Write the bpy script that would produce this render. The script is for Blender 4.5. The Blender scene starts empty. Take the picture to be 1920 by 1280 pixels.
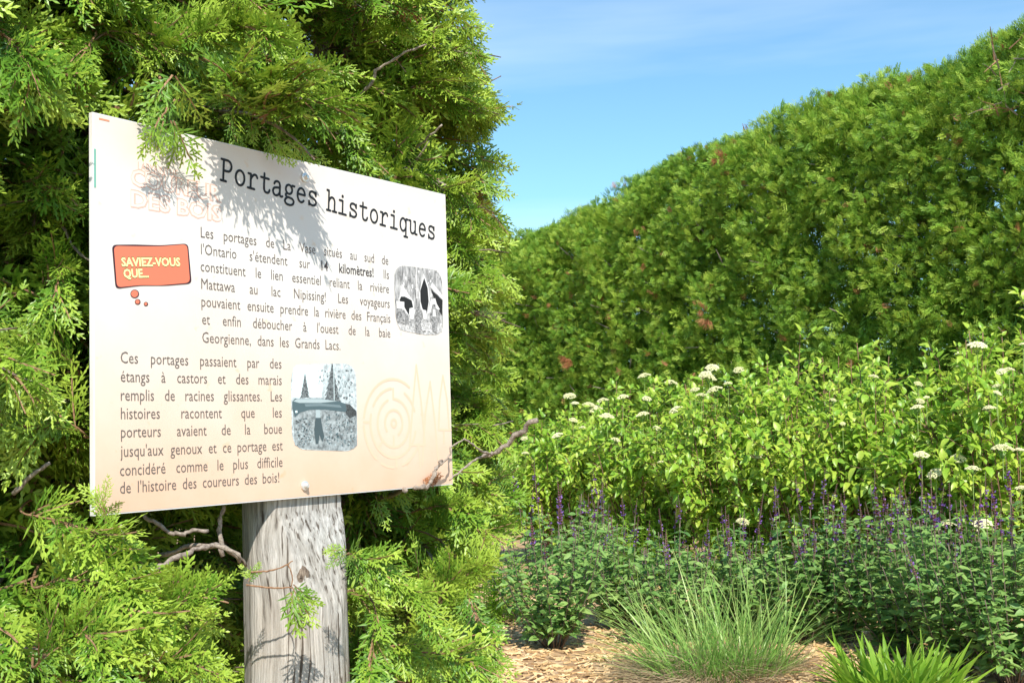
import bpy, math, random
import numpy as np
from mathutils import Matrix, Vector

random.seed(7)
rng = np.random.default_rng(11)
SC = bpy.context.scene
COL = SC.collection
R = math.radians

# ------------------------------------------------------------------ camera, sky, sun, exposure
FPX, EYE = 2200.0, 1.05
_U = np.array([-862., 28866., -2200.]); _U /= np.linalg.norm(_U)
_F = np.array([0, 0, -1.]); _F -= _U * _F.dot(_U); _F /= np.linalg.norm(_F)
_R = np.cross(_F, _U)
M3 = np.array([_R, _F, _U])
CAMLOC = np.array([0, 0, EYE])
cd = bpy.data.cameras.new('camera')
cam = bpy.data.objects.new('camera', cd); COL.objects.link(cam)
cd.sensor_width = 36; cd.lens = FPX / 1920 * 36; cd.clip_start = 0.05; cd.clip_end = 600
cam.matrix_world = Matrix.Translation((0, 0, EYE)) @ Matrix(M3.tolist()).to_4x4()
SC.camera = cam

SUN_EL = R(45)
_l = np.array([-0.18, 0.98]); _l /= np.linalg.norm(_l)
LDIR = np.array([_l[0] * math.cos(SUN_EL), _l[1] * math.cos(SUN_EL), -math.sin(SUN_EL)])   # way the light travels
sd = bpy.data.lights.new('sun', 'SUN'); sd.energy = 4.6; sd.angle = R(0.5); sd.color = (1, .95, .86)
sun = bpy.data.objects.new('sun', sd); COL.objects.link(sun)
sun.rotation_euler = Vector(LDIR).to_track_quat('-Z', 'Y').to_euler()

W = bpy.data.worlds.new('World'); SC.world = W; W.use_nodes = True
nt = W.node_tree; nt.nodes.clear()
o_ = nt.nodes.new('ShaderNodeOutputWorld'); b_ = nt.nodes.new('ShaderNodeBackground')
sk = nt.nodes.new('ShaderNodeTexSky'); sk.sky_type = 'NISHITA'; sk.sun_disc = False
sk.sun_elevation = SUN_EL; sk.sun_rotation = math.atan2(-LDIR[0], -LDIR[1])
sk.air_density = 1.0; sk.dust_density = 0.3; sk.ozone_density = 2.0
tc = nt.nodes.new('ShaderNodeTexCoord'); mp = nt.nodes.new('ShaderNodeMapping')
mp.inputs['Rotation'].default_value = (0, R(-14), R(20)); mp.inputs['Scale'].default_value = (1.1, 1.5, 9)
nz = nt.nodes.new('ShaderNodeTexNoise'); nz.inputs['Scale'].default_value = 1.6; nz.inputs['Detail'].default_value = 5
cr = nt.nodes.new('ShaderNodeValToRGB'); cr.color_ramp.elements[0].position = .5; cr.color_ramp.elements[1].position = .85
cr.color_ramp.elements[1].color = (.34, .34, .34, 1)
mx = nt.nodes.new('ShaderNodeMix'); mx.data_type = 'RGBA'; mx.inputs['B'].default_value = (6.5, 7.2, 8.0, 1)
nt.links.new(tc.outputs['Generated'], mp.inputs[0]); nt.links.new(mp.outputs[0], nz.inputs[0])
nt.links.new(nz.outputs[0], cr.inputs[0]); nt.links.new(cr.outputs[0], mx.inputs[0])
tn = nt.nodes.new('ShaderNodeMix'); tn.data_type = 'RGBA'; tn.blend_type = 'MULTIPLY'; tn.inputs[0].default_value = 1; tn.inputs['B'].default_value = (.78, 1.05, 1.08, 1)
nt.links.new(sk.outputs[0], tn.inputs['A']); nt.links.new(tn.outputs['Result'], mx.inputs['A']); nt.links.new(mx.outputs['Result'], b_.inputs[0])
b_.inputs[1].default_value = 0.13
nt.links.new(b_.outputs[0], o_.inputs[0])
SC.view_settings.view_transform = 'Standard'; SC.view_settings.look = 'None'
SC.view_settings.exposure = 0.55; SC.view_settings.gamma = 1
SC.render.engine = 'CYCLES'
SC.cycles.max_bounces = 6; SC.cycles.transparent_max_bounces = 8
SC.cycles.use_denoising = True

# ------------------------------------------------------------------ geometry helpers
def ray(px, py):
    return M3 @ np.array([(px - 960) / FPX, -(py - 640) / FPX, -1.])
def P(px, py, d):                     # point seen at a photo position, d metres ahead
    r = ray(px, py); return CAMLOC + r * (d / r[1])
def G(px, py):                        # the same on the ground
    r = ray(px, py); return CAMLOC + r * (-EYE / r[2])
def proj(p):                          # N x 3 -> px, py, depth
    q = (np.atleast_2d(p) - CAMLOC) @ M3
    z = np.maximum(-q[:, 2], 1e-6)
    return 960 + q[:, 0] / z * FPX, 640 - q[:, 1] / z * FPX, np.where(q[:, 2] < 0, z, -1)

def unit(v):
    v = np.asarray(v, float); return v / (np.linalg.norm(v) + 1e-12)
def frame(p, x, n, s=1.0):            # matrix with local x along x, z near n
    x = unit(x); z = np.asarray(n, float); z = z - x * z.dot(x)
    if np.linalg.norm(z) < 1e-4: z = np.cross(x, [.3, .5, .8])
    z = unit(z); y = np.cross(z, x)
    m = np.eye(4); m[:3, 0] = x * s; m[:3, 1] = y * s; m[:3, 2] = z * s; m[:3, 3] = p
    return m
def rvec(): return unit(rng.normal(size=3))

class MB:
    def __init__(s): s.v = []; s.f = []; s.m = []; s.n = 0
    def add(s, v, f, m=0):
        v = np.asarray(v, float).reshape(-1, 3)
        s.v.append(v); s.f += [tuple(int(i) + s.n for i in q) for q in f]; s.m += [m] * len(f); s.n += len(v)
    def mesh(s, name, mats, smooth=False):
        me = bpy.data.meshes.new(name)
        me.from_pydata(np.concatenate(s.v).tolist() if s.v else [], [], s.f)
        for m in mats: me.materials.append(m)
        if len(mats) > 1: me.polygons.foreach_set('material_index', s.m)
        if smooth: me.polygons.foreach_set('use_smooth', [True] * len(me.polygons))
        me.update(); return me
    def tube(s, pts, rad, sides=5, m=0, cap=True):
        pts = np.asarray(pts, float); n = len(pts); rad = np.broadcast_to(rad, (n,))
        t = np.gradient(pts, axis=0); vs = []; ref = np.array([.31, .22, .93])
        for i in range(n):
            a = unit(t[i]); b = unit(np.cross(a, ref if abs(a.dot(ref)) < .95 else [1, 0, 0])); c = np.cross(a, b)
            for k in range(sides):
                th = 2 * math.pi * k / sides
                vs.append(pts[i] + rad[i] * (math.cos(th) * b + math.sin(th) * c))
        fs = [(i * sides + k, i * sides + (k + 1) % sides, (i + 1) * sides + (k + 1) % sides, (i + 1) * sides + k)
              for i in range(n - 1) for k in range(sides)]
        if cap: fs += [tuple(range(sides))[::-1], tuple((n - 1) * sides + k for k in range(sides))]
        s.add(vs, fs, m)
    def box(s, c, h, m=0):
        vs = [[c[0] + h[0] * i, c[1] + h[1] * j, c[2] + h[2] * k] for i in (-1, 1) for j in (-1, 1) for k in (-1, 1)]
        s.add(vs, [(0, 1, 3, 2), (4, 6, 7, 5), (0, 4, 5, 1), (2, 3, 7, 6), (0, 2, 6, 4), (1, 5, 7, 3)], m)

def link(name, me, parent=None, mw=None):
    o = bpy.data.objects.new(name, me); COL.objects.link(o)
    if parent is not None:
        o.parent = parent
        if mw is not None:
            m = mw.copy(); m[:3, 3] -= np.array(parent['_b']) if '_b' in parent else 0
            o.matrix_basis = Matrix(m.tolist())
    elif mw is not None: o.matrix_basis = Matrix(mw.tolist())
    return o
def thing(name, loc, label, cat, group=None):
    o = bpy.data.objects.new(name, None); COL.objects.link(o); o.location = loc; o.empty_display_size = .1
    o['_b'] = [float(c) for c in loc]; o['label'] = label; o['category'] = cat
    if group: o['group'] = group
    return o
def worldpart(name, mb, mats, th, smooth=False):
    return link(name, mb.mesh(name, mats, smooth), th, np.eye(4))

def euler_of(m):
    return Matrix(m[:3, :3].tolist()).to_3x3().normalized().to_euler()
_colls = {}
def source(key, meshes):
    if key not in _colls:
        c = bpy.data.collections.new(key)
        for i, me in enumerate(meshes):
            c.objects.link(bpy.data.objects.new('%s_%02d' % (key, i), me))
        _colls[key] = c
    return _colls[key]
def stuff(name, T, idx, key, meshes, th):     # many alike small pieces as one object
    c = source(key, meshes)
    n = len(T); T = np.array(T).reshape(n, 4, 4)
    me = bpy.data.meshes.new(name); me.vertices.add(n)
    base = np.array(th['_b']) if th is not None else np.zeros(3)
    me.vertices.foreach_set('co', (T[:, :3, 3] - base).astype(np.float32).ravel())
    sc = np.linalg.norm(T[:, :3, 0], axis=1)
    Rm = T[:, :3, :3] / sc[:, None, None]
    sy = np.hypot(Rm[:, 0, 0], Rm[:, 1, 0])
    eu = np.stack([np.arctan2(Rm[:, 2, 1], Rm[:, 2, 2]), np.arctan2(-Rm[:, 2, 0], sy), np.arctan2(Rm[:, 1, 0], Rm[:, 0, 0])], 1)
    for nm, ty, fld, dat in (('rot', 'FLOAT_VECTOR', 'vector', eu), ('scl', 'FLOAT', 'value', sc), ('idx', 'INT', 'value', np.array(idx))):
        a = me.attributes.new(nm, ty, 'POINT'); a.data.foreach_set(fld, dat.astype(np.int32 if ty == 'INT' else np.float32).ravel())
    for q in meshes[0].materials: me.materials.append(q)
    o = link(name, me, th, None)
    g = bpy.data.node_groups.new(name, 'GeometryNodeTree')
    g.interface.new_socket('Geometry', in_out='INPUT', socket_type='NodeSocketGeometry')
    g.interface.new_socket('Geometry', in_out='OUTPUT', socket_type='NodeSocketGeometry')
    N = g.nodes.new; gi = N('NodeGroupInput'); go = N('NodeGroupOutput'); ci = N('GeometryNodeCollectionInfo')
    ci.inputs['Collection'].default_value = c; ci.inputs['Separate Children'].default_value = True; ci.inputs['Reset Children'].default_value = True
    ip = N('GeometryNodeInstanceOnPoints'); ip.inputs['Pick Instance'].default_value = True
    def attr(nm, ty):
        q = N('GeometryNodeInputNamedAttribute'); q.data_type = ty; q.inputs['Name'].default_value = nm
        return [s for s in q.outputs if s.enabled and s.name == 'Attribute'][0]
    er = N('FunctionNodeEulerToRotation'); L = g.links.new
    L(gi.outputs[0], ip.inputs['Points']); L(ci.outputs[0], ip.inputs['Instance']); L(attr('idx', 'INT'), ip.inputs['Instance Index'])
    L(attr('rot', 'FLOAT_VECTOR'), er.inputs[0]); L(er.outputs[0], ip.inputs['Rotation']); L(attr('scl', 'FLOAT'), ip.inputs['Scale'])
    L(ip.outputs[0], go.inputs[0])
    md = o.modifiers.new('scatter', 'NODES'); md.node_group = g
    o['kind'] = 'stuff'
    return o
def front_pick(T, n, cell=22):        # indices of the n pieces that show best from the camera side
    T = np.asarray(T); px, py, d = proj(T[:, :3, 3] + T[:, :3, 0] * .5 * 0.05)
    ok = (px > -30) & (px < 1950) & (py > -30) & (py < 1310) & (d > 0)
    key = (px // cell).astype(int) * 10000 + (py // cell).astype(int)
    order = np.lexsort((d, key)); rank = np.full(len(T), 999); last = None; r = 0
    for i in order:
        if not ok[i]: continue
        r = r + 1 if key[i] == last else 0
        last = key[i]; rank[i] = r
    best = np.lexsort((d, rank))
    return [int(i) for i in best[:n] if rank[i] < 900]
def split(th, T, idx, meshes, key, part, rest, n=300, cell=22):
    pick = set(front_pick(T, n, cell)) if n else set()
    for i in sorted(pick): link(part, meshes[idx[i]], th, T[i])
    rem = [i for i in range(len(T)) if i not in pick]
    if rem: return stuff(rest, [T[i] for i in rem], [idx[i] for i in rem], key, meshes, th)

# ------------------------------------------------------------------ materials
def newmat(name):
    m = bpy.data.materials.new(name); m.use_nodes = True; n = m.node_tree
    return m, n, n.nodes['Principled BSDF'], n.nodes['Material Output']
def plain(name, c, rough=.6, spec=.3, metal=0):
    m, n, b, o = newmat(name); b.inputs['Base Color'].default_value = (*c, 1); b.inputs['Roughness'].default_value = rough
    b.inputs['Specular IOR Level'].default_value = spec; b.inputs['Metallic'].default_value = metal; return m
def ramp(n, stops):
    r = n.nodes.new('ShaderNodeValToRGB'); e = r.color_ramp.elements
    while len(e) < len(stops): e.new(.5)
    for q, (p, c) in zip(e, stops): q.position = p; q.color = (*c, 1)
    return r
def leafmat(name, dark, mid, light, trans=.35, rough=.45, spec=.35, grad=0.0, nscale=2.2):
    m, n, b, o = newmat(name); L = n.links.new
    oi = n.nodes.new('ShaderNodeObjectInfo'); ge = n.nodes.new('ShaderNodeNewGeometry')
    nz = n.nodes.new('ShaderNodeTexNoise'); nz.inputs['Scale'].default_value = nscale; nz.inputs['Detail'].default_value = 2
    L(ge.outputs['Position'], nz.inputs['Vector'])
    nf = n.nodes.new('ShaderNodeTexNoise'); nf.inputs['Scale'].default_value = 90; nf.inputs['Detail'].default_value = 2
    L(ge.outputs['Position'], nf.inputs['Vector'])
    def mth(op, a, c, v=None):
        q = n.nodes.new('ShaderNodeMath'); q.operation = op
        for i, s in enumerate((a, c)):
            if isinstance(s, (int, float)): q.inputs[i].default_value = s
            else: L(s, q.inputs[i])
        return q.outputs[0]
    f = mth('ADD', mth('MULTIPLY', oi.outputs['Random'], .45 if grad > 3 else .55), mth('MULTIPLY', nz.outputs[0], .5))
    f = mth('ADD', f, mth('MULTIPLY', mth('SUBTRACT', nf.outputs[0], .5), .5))
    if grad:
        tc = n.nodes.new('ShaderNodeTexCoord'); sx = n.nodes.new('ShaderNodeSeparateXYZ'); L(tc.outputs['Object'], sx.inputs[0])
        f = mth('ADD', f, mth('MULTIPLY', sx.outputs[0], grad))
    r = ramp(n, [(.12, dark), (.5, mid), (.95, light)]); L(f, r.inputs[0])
    L(r.outputs[0], b.inputs['Base Color']); b.inputs['Roughness'].default_value = rough; b.inputs['Specular IOR Level'].default_value = spec
    t = n.nodes.new('ShaderNodeBsdfTranslucent'); ms = n.nodes.new('ShaderNodeMixShader'); ms.inputs[0].default_value = trans
    hs = n.nodes.new('ShaderNodeHueSaturation'); hs.inputs['Hue'].default_value = .485; hs.inputs['Value'].default_value = 1.3
    L(r.outputs[0], hs.inputs['Color']); L(hs.outputs[0], t.inputs[0])
    L(b.outputs[0], ms.inputs[1]); L(t.outputs[0], ms.inputs[2]); L(ms.outputs[0], o.inputs[0])
    return m
def barkmat(name, c1, c2, c3, sc=(60, 60, 8), bump=.4, rough=.85):
    m, n, b, o = newmat(name); L = n.links.new
    tc = n.nodes.new('ShaderNodeTexCoord'); mp = n.nodes.new('ShaderNodeMapping'); mp.inputs['Scale'].default_value = sc
    nz = n.nodes.new('ShaderNodeTexNoise'); nz.inputs['Scale'].default_value = 1; nz.inputs['Detail'].default_value = 6; nz.inputs['Roughness'].default_value = .65
    L(tc.outputs['Object'], mp.inputs[0]); L(mp.outputs[0], nz.inputs['Vector'])
    r = ramp(n, [(.3, c1), (.5, c2), (.72, c3)]); L(nz.outputs[0], r.inputs[0]); L(r.outputs[0], b.inputs['Base Color'])
    bp = n.nodes.new('ShaderNodeBump'); bp.inputs['Strength'].default_value = bump; bp.inputs['Distance'].default_value = .004
    L(nz.outputs[0], bp.inputs['Height']); L(bp.outputs[0], b.inputs['Normal']); b.inputs['Roughness'].default_value = rough
    b.inputs['Specular IOR Level'].default_value = .15
    return m
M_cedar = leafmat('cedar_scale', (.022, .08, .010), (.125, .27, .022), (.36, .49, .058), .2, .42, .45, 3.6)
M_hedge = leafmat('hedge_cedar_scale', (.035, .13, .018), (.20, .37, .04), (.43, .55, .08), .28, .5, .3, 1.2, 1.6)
M_dead = leafmat('dead_cedar_scale', (.18, .07, .03), (.34, .14, .06), (.55, .29, .15), .2, .7, .2)
M_twig = barkmat('cedar_twig', (.16, .08, .04), (.28, .16, .09), (.42, .28, .17), (200, 200, 200))
M_bark = barkmat('cedar_bark', (.08, .055, .045), (.24, .18, .145), (.42, .34, .28), (70, 70, 9), .8)
M_grey = barkmat('dead_branch_bark', (.13, .10, .08), (.30, .245, .20), (.46, .39, .33), (150, 150, 150), .8)
M_shrub = leafmat('dogwood_leaf', (.10, .25, .025), (.27, .46, .045), (.52, .61, .09), .38, .38, .45, 1.2)
M_shstem = barkmat('dogwood_stem', (.10, .055, .035), (.22, .13, .08), (.36, .24, .16), (60, 60, 60))
M_petal = leafmat('cream_floret', (.58, .57, .30), (.72, .70, .42), (.82, .80, .55), .25, .7, .2)
M_sage = leafmat('sage_leaf', (.06, .16, .04), (.16, .31, .07), (.32, .46, .13), .3, .5, .4, 1.5)
M_sagest = plain('sage_stem', (.16, .12, .09), .7)
M_calyx = plain('sage_calyx', (.30, .075, .12), .6)
M_violet = leafmat('violet_petal', (.2, .08, .34), (.3, .15, .5), (.42, .24, .62), .3, .6, .2)
M_grass = leafmat('grass_blade', (.10, .25, .04), (.24, .44, .09), (.46, .58, .18), .4, .4, .45, .4)
M_lush = leafmat('lush_leaf', (.10, .22, .015), (.2, .38, .03), (.34, .5, .06), .42, .4, .4, .6)
M_dry = leafmat('dry_grass', (.2, .14, .08), (.36, .27, .16), (.52, .42, .28), .3, .7, .2)
M_chip = leafmat('wood_chip', (.26, .15, .07), (.68, .45, .22), (.88, .68, .42), .0, .8, .2)

# ------------------------------------------------------------------ ground
m, n, b, o = newmat('mulch'); L = n.links.new
tc = n.nodes.new('ShaderNodeTexCoord'); v = n.nodes.new('ShaderNodeTexVoronoi'); v.inputs['Scale'].default_value = 45
L(tc.outputs['Object'], v.inputs['Vector'])
nz = n.nodes.new('ShaderNodeTexNoise'); nz.inputs['Scale'].default_value = 6; nz.inputs['Detail'].default_value = 6; L(tc.outputs['Object'], nz.inputs['Vector'])
r = ramp(n, [(0, (.26, .15, .075)), (.5, (.46, .30, .16)), (1, (.66, .47, .28))]); L(v.outputs['Color'], r.inputs[0])
r2 = ramp(n, [(.35, (.62, .52, .44)), (.6, (1, 1, 1))]); L(nz.outputs[0], r2.inputs[0])
mm = n.nodes.new('ShaderNodeMix'); mm.data_type = 'RGBA'; mm.blend_type = 'MULTIPLY'; mm.inputs[0].default_value = .7
L(r.outputs[0], mm.inputs['A']); L(r2.outputs[0], mm.inputs['B']); L(mm.outputs['Result'], b.inputs['Base Color'])
b.inputs['Roughness'].default_value = .9
bp = n.nodes.new('ShaderNodeBump'); bp.inputs['Strength'].default_value = .7; bp.inputs['Distance'].default_value = .01
L(v.outputs['Distance'], bp.inputs['Height']); L(bp.outputs[0], b.inputs['Normal'])
M_mulch = m
gb = MB(); xs = np.concatenate([[-300, -60], np.linspace(-8, 8, 90), [60, 300]]); ys = np.concatenate([[-300, -40], np.linspace(-2, 16, 100), [60, 400]])
def gz(x, y):
    k = np.clip((y - 1) / 2, 0, 1) * np.clip((16 - y) / 3, 0, 1) * np.clip((8 - abs(x)) / 2, 0, 1)
    return k * (.018 * np.sin(x * 2.3 + y * 1.1) * np.cos(y * 1.7 - x) + .008 * np.sin(x * 7 + 2 * y) * np.sin(y * 6.1))
gv = [[x, y, gz(x, y)] for y in ys for x in xs]; nx = len(xs)
gb.add(gv, [(j * nx + i, j * nx + i + 1, (j + 1) * nx + i + 1, (j + 1) * nx + i) for j in range(len(ys) - 1) for i in range(nx - 1)])
gr = link('ground', gb.mesh('ground', [M_mulch], True)); gr['kind'] = 'structure'

# ------------------------------------------------------------------ the sign
XB = np.array([.57798, .81605, 0]); XB = unit(XB); ZN = np.array([XB[1], -XB[0], 0]); UP = np.array([0, 0, 1.])
BO = np.array([-.61305, 1.71064, EYE - .10452])
PW, PH = .838, .595
BM = np.eye(4); BM[:3, 0] = XB; BM[:3, 1] = UP; BM[:3, 2] = ZN; BM[:3, 3] = BO
def uv(px, py):
    r = ray(px, py); t = (BO - CAMLOC).dot(ZN) / r.dot(ZN); p = CAMLOC + r * t - BO
    return p.dot(XB), p[2]
def bpt(u, v, w=0): return BO + XB * u + UP * v + ZN * w        # w > 0: in front of the board

m, n, b, o = newmat('printed_sheet'); L = n.links.new
tc = n.nodes.new('ShaderNodeTexCoord'); sx = n.nodes.new('ShaderNodeSeparateXYZ'); L(tc.outputs['Object'], sx.inputs[0])
nz = n.nodes.new('ShaderNodeTexNoise'); nz.inputs['Scale'].default_value = 5; nz.inputs['Detail'].default_value = 5; nz.inputs['Roughness'].default_value = .6
L(tc.outputs['Object'], nz.inputs['Vector'])
ma = n.nodes.new('ShaderNodeMath'); ma.operation = 'MULTIPLY_ADD'; ma.inputs[1].default_value = .30; L(nz.outputs[0], ma.inputs[0]); L(sx.outputs[1], ma.inputs[2])
r = ramp(n, [(.12, (.69, .46, .32)), (.25, (.71, .55, .43)), (.40, (.72, .63, .55)), (.55, (.715, .69, .65)), (.70, (.715, .66, .61)), (.80, (.70, .61, .54))]); L(ma.outputs[0], r.inputs[0])
n2 = n.nodes.new('ShaderNodeTexNoise'); n2.inputs['Scale'].default_value = 34; n2.inputs['Detail'].default_value = 3; L(tc.outputs['Object'], n2.inputs['Vector'])
r2 = ramp(n, [(.66, (1, 1, 1)), (.76, (1, .86, .70)), (.9, (.95, .66, .42))]); L(n2.outputs[0], r2.inputs[0])
mm = n.nodes.new('ShaderNodeMix'); mm.data_type = 'RGBA'; mm.blend_type = 'MULTIPLY'; mm.inputs[0].default_value = .85
L(r.outputs[0], mm.inputs['A']); L(r2.outputs[0], mm.inputs['B']); L(mm.outputs['Result'], b.inputs['Base Color'])
b.inputs['Roughness'].default_value = .38; b.inputs['Specular IOR Level'].default_value = .35
nb = n.nodes.new('ShaderNodeTexNoise'); nb.inputs['Scale'].default_value = 3; L(tc.outputs['Object'], nb.inputs['Vector'])
bp = n.nodes.new('ShaderNodeBump'); bp.inputs['Strength'].default_value = .25; bp.inputs['Distance'].default_value = .01
L(nb.outputs[0], bp.inputs['Height']); L(bp.outputs[0], b.inputs['Normal'])
M_sheet = m
M_pan = plain('panel_white', (.72, .70, .68), .5)
M_ink = plain('black_ink', (.018, .018, .02), .5)
M_text = plain('brown_grey_ink', (.135, .11, .10), .5)
M_bold = plain('dark_ink', (.06, .05, .05), .5)
M_green = plain('green_edge_tape', (.18, .42, .34), .5)

PA = .009 + .040
def postu():
    lo, hi = .2, .7
    for _ in range(40):
        mid_ = (lo + hi) / 2
        if proj(bpt(mid_, .0, -PA))[0][0] < 551: lo = mid_
        else: hi = mid_
    return lo
postc = bpt(postu(), 0, -PA); postc[2] = 0
sign = thing('information_sign', postc, 'white portage history panel bolted to a round weathered wooden post in front of cedars', 'sign')
pb = MB(); pb.box((PW / 2, PH / 2, -.004), (PW / 2, PH / 2, .004))
panel = link('panel', pb.mesh('panel', [M_pan]), sign, BM)
def sub(name, me): 
    o = bpy.data.objects.new(name, me); COL.objects.link(o); o.parent = panel; return o
sb = MB(); NU, NV = 36, 26
def sheet_z(u, v):
    return .0004
    for (cu, cv, a, s) in ((.422, .019, .0016, .03), (.434, .566, .0012, .04), (.70, .585, .002, .06), (.02, .6, .0015, .05)):
        z += a * math.exp(-((u - cu) ** 2 + (v - cv) ** 2) / s ** 2) * .4
    return z
for j in range(NV + 1):
    for i in range(NU + 1):
        u = .003 + (PW - .004) * i / NU; v = .002 + (PH - .004) * j / NV; sb.v.append(np.array([[u, v, sheet_z(u, v)]]))
sb.f = [(j * (NU + 1) + i, j * (NU + 1) + i + 1, (j + 1) * (NU + 1) + i + 1, (j + 1) * (NU + 1) + i) for j in range(NV) for i in range(NU)]; sb.m = [0] * len(sb.f)
sub('printed_sheet', sb.mesh('printed_sheet', [M_sheet], True))
TZ = .0009
tb = MB(); u0, v0 = uv(180, 280); u1, v1 = uv(180, 352)
tb.box((.004, (v0 + v1) / 2, .0006), (.0016, abs(v0 - v1) / 2, .0003)); sub('edge_tape', tb.mesh('edge_tape', [M_green]))
tb = MB(); tb.box((.02, PH - .008, .0006), (.009, .0012, .0003)); sub('corner_mark', tb.mesh('corner_mark', [plain('red_mark', (.75, .28, .16))]))

_txt = {}
def textgeo(s, off):
    if (s, off) in _txt: return _txt[s, off]
    c = bpy.data.curves.new('t', 'FONT'); c.body = s; c.size = 1; c.offset = off; c.resolution_u = 2
    o = bpy.data.objects.new('t', c); COL.objects.link(o); bpy.context.view_layer.update()
    me = bpy.data.meshes.new_from_object(o.evaluated_get(bpy.context.evaluated_depsgraph_get()))
    v = np.array([q.co[:] for q in me.vertices]); f = [tuple(p.vertices) for p in me.polygons]
    bpy.data.objects.remove(o); bpy.data.curves.remove(c); bpy.data.meshes.remove(me)
    _txt[s, off] = (v, f); return v, f
def put_text(mb, s, u, v, width=None, cap=.0155, off=-.004, m=0, ang=0, z=TZ, sx=None, ox=0):
    a, f = textgeo(s, off); w = a[:, 0].max() - a[:, 0].min(); sy = cap / .682
    if sx is None: sx = width / w if width else sy
    x = (a[:, 0] - a[:, 0].min()) * sx; y = a[:, 1] * sy; ca, sa = math.cos(ang), math.sin(ang)
    mb.add(np.stack([u + x * ca - y * sa, v + x * sa + y * ca, np.full(len(x), z)], 1), f, m)
    return w * sx
def justified(mb, words, u0, u1, v, ratio, cap=.0172):
    sy = cap / .682 * ratio
    ws = []
    for w_ in words:
        bold = w_.startswith('*'); w2 = w_.strip('*'); a, f = textgeo(w2, .013 if bold else -.0025); ws.append((w2, bold, (a[:, 0].max() - a[:, 0].min()) * sy))
    tot = sum(w[2] for w in ws); gap = (u1 - u0 - tot) / max(1, len(ws) - 1)
    x = u0
    for w2, bold, ww in ws:
        put_text(mb, w2, x, v, None, cap, .013 if bold else -.0025, 1 if bold else 0, sx=sy); x += ww + gap
def para(name, lines, ratio):
    mb = MB()
    for s, u0, u1, v in lines: justified(mb, s.split(), u0, u1, v, ratio)
    sub(name, mb.mesh(name, [M_text, M_bold]))
para('paragraph_lettering', [
    ("Les portages de La Vase situés au sud de", .200, .655, .4305), ("l'Ontario s'étendent sur *14* *kilomètres!* Ils", .200, .656, .4030),
    ("constituent le lien essentiel reliant la rivière", .199, .655, .3755), ("Mattawa au lac Nipissing! Les voyageurs", .200, .656, .3470),
    ("pouvaient ensuite prendre la rivière des Français", .200, .657, .3185), ("et enfin déboucher à l'ouest de la baie", .201, .656, .2900),
    ("Georgienne, dans les Grands Lacs.", .201, .518, .2605)], .83)
para('paragraph_lettering', [
    ("Ces portages passaient par des", .047, .372, .223), ("étangs à castors et des marais", .047, .372, .195),
    ("remplis de racines glissantes. Les", .047, .372, .167), ("histoires racontent que les", .047, .371, .1395),
    ("porteurs avaient de la boue", .047, .371, .112), ("jusqu'aux genoux et ce portage est", .046, .372, .0835),
    ("concidéré comme le plus difficile", .045, .371, .0555), ("de l'histoire des coureurs des bois!", .045, .363, .0295)], .83)

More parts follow.
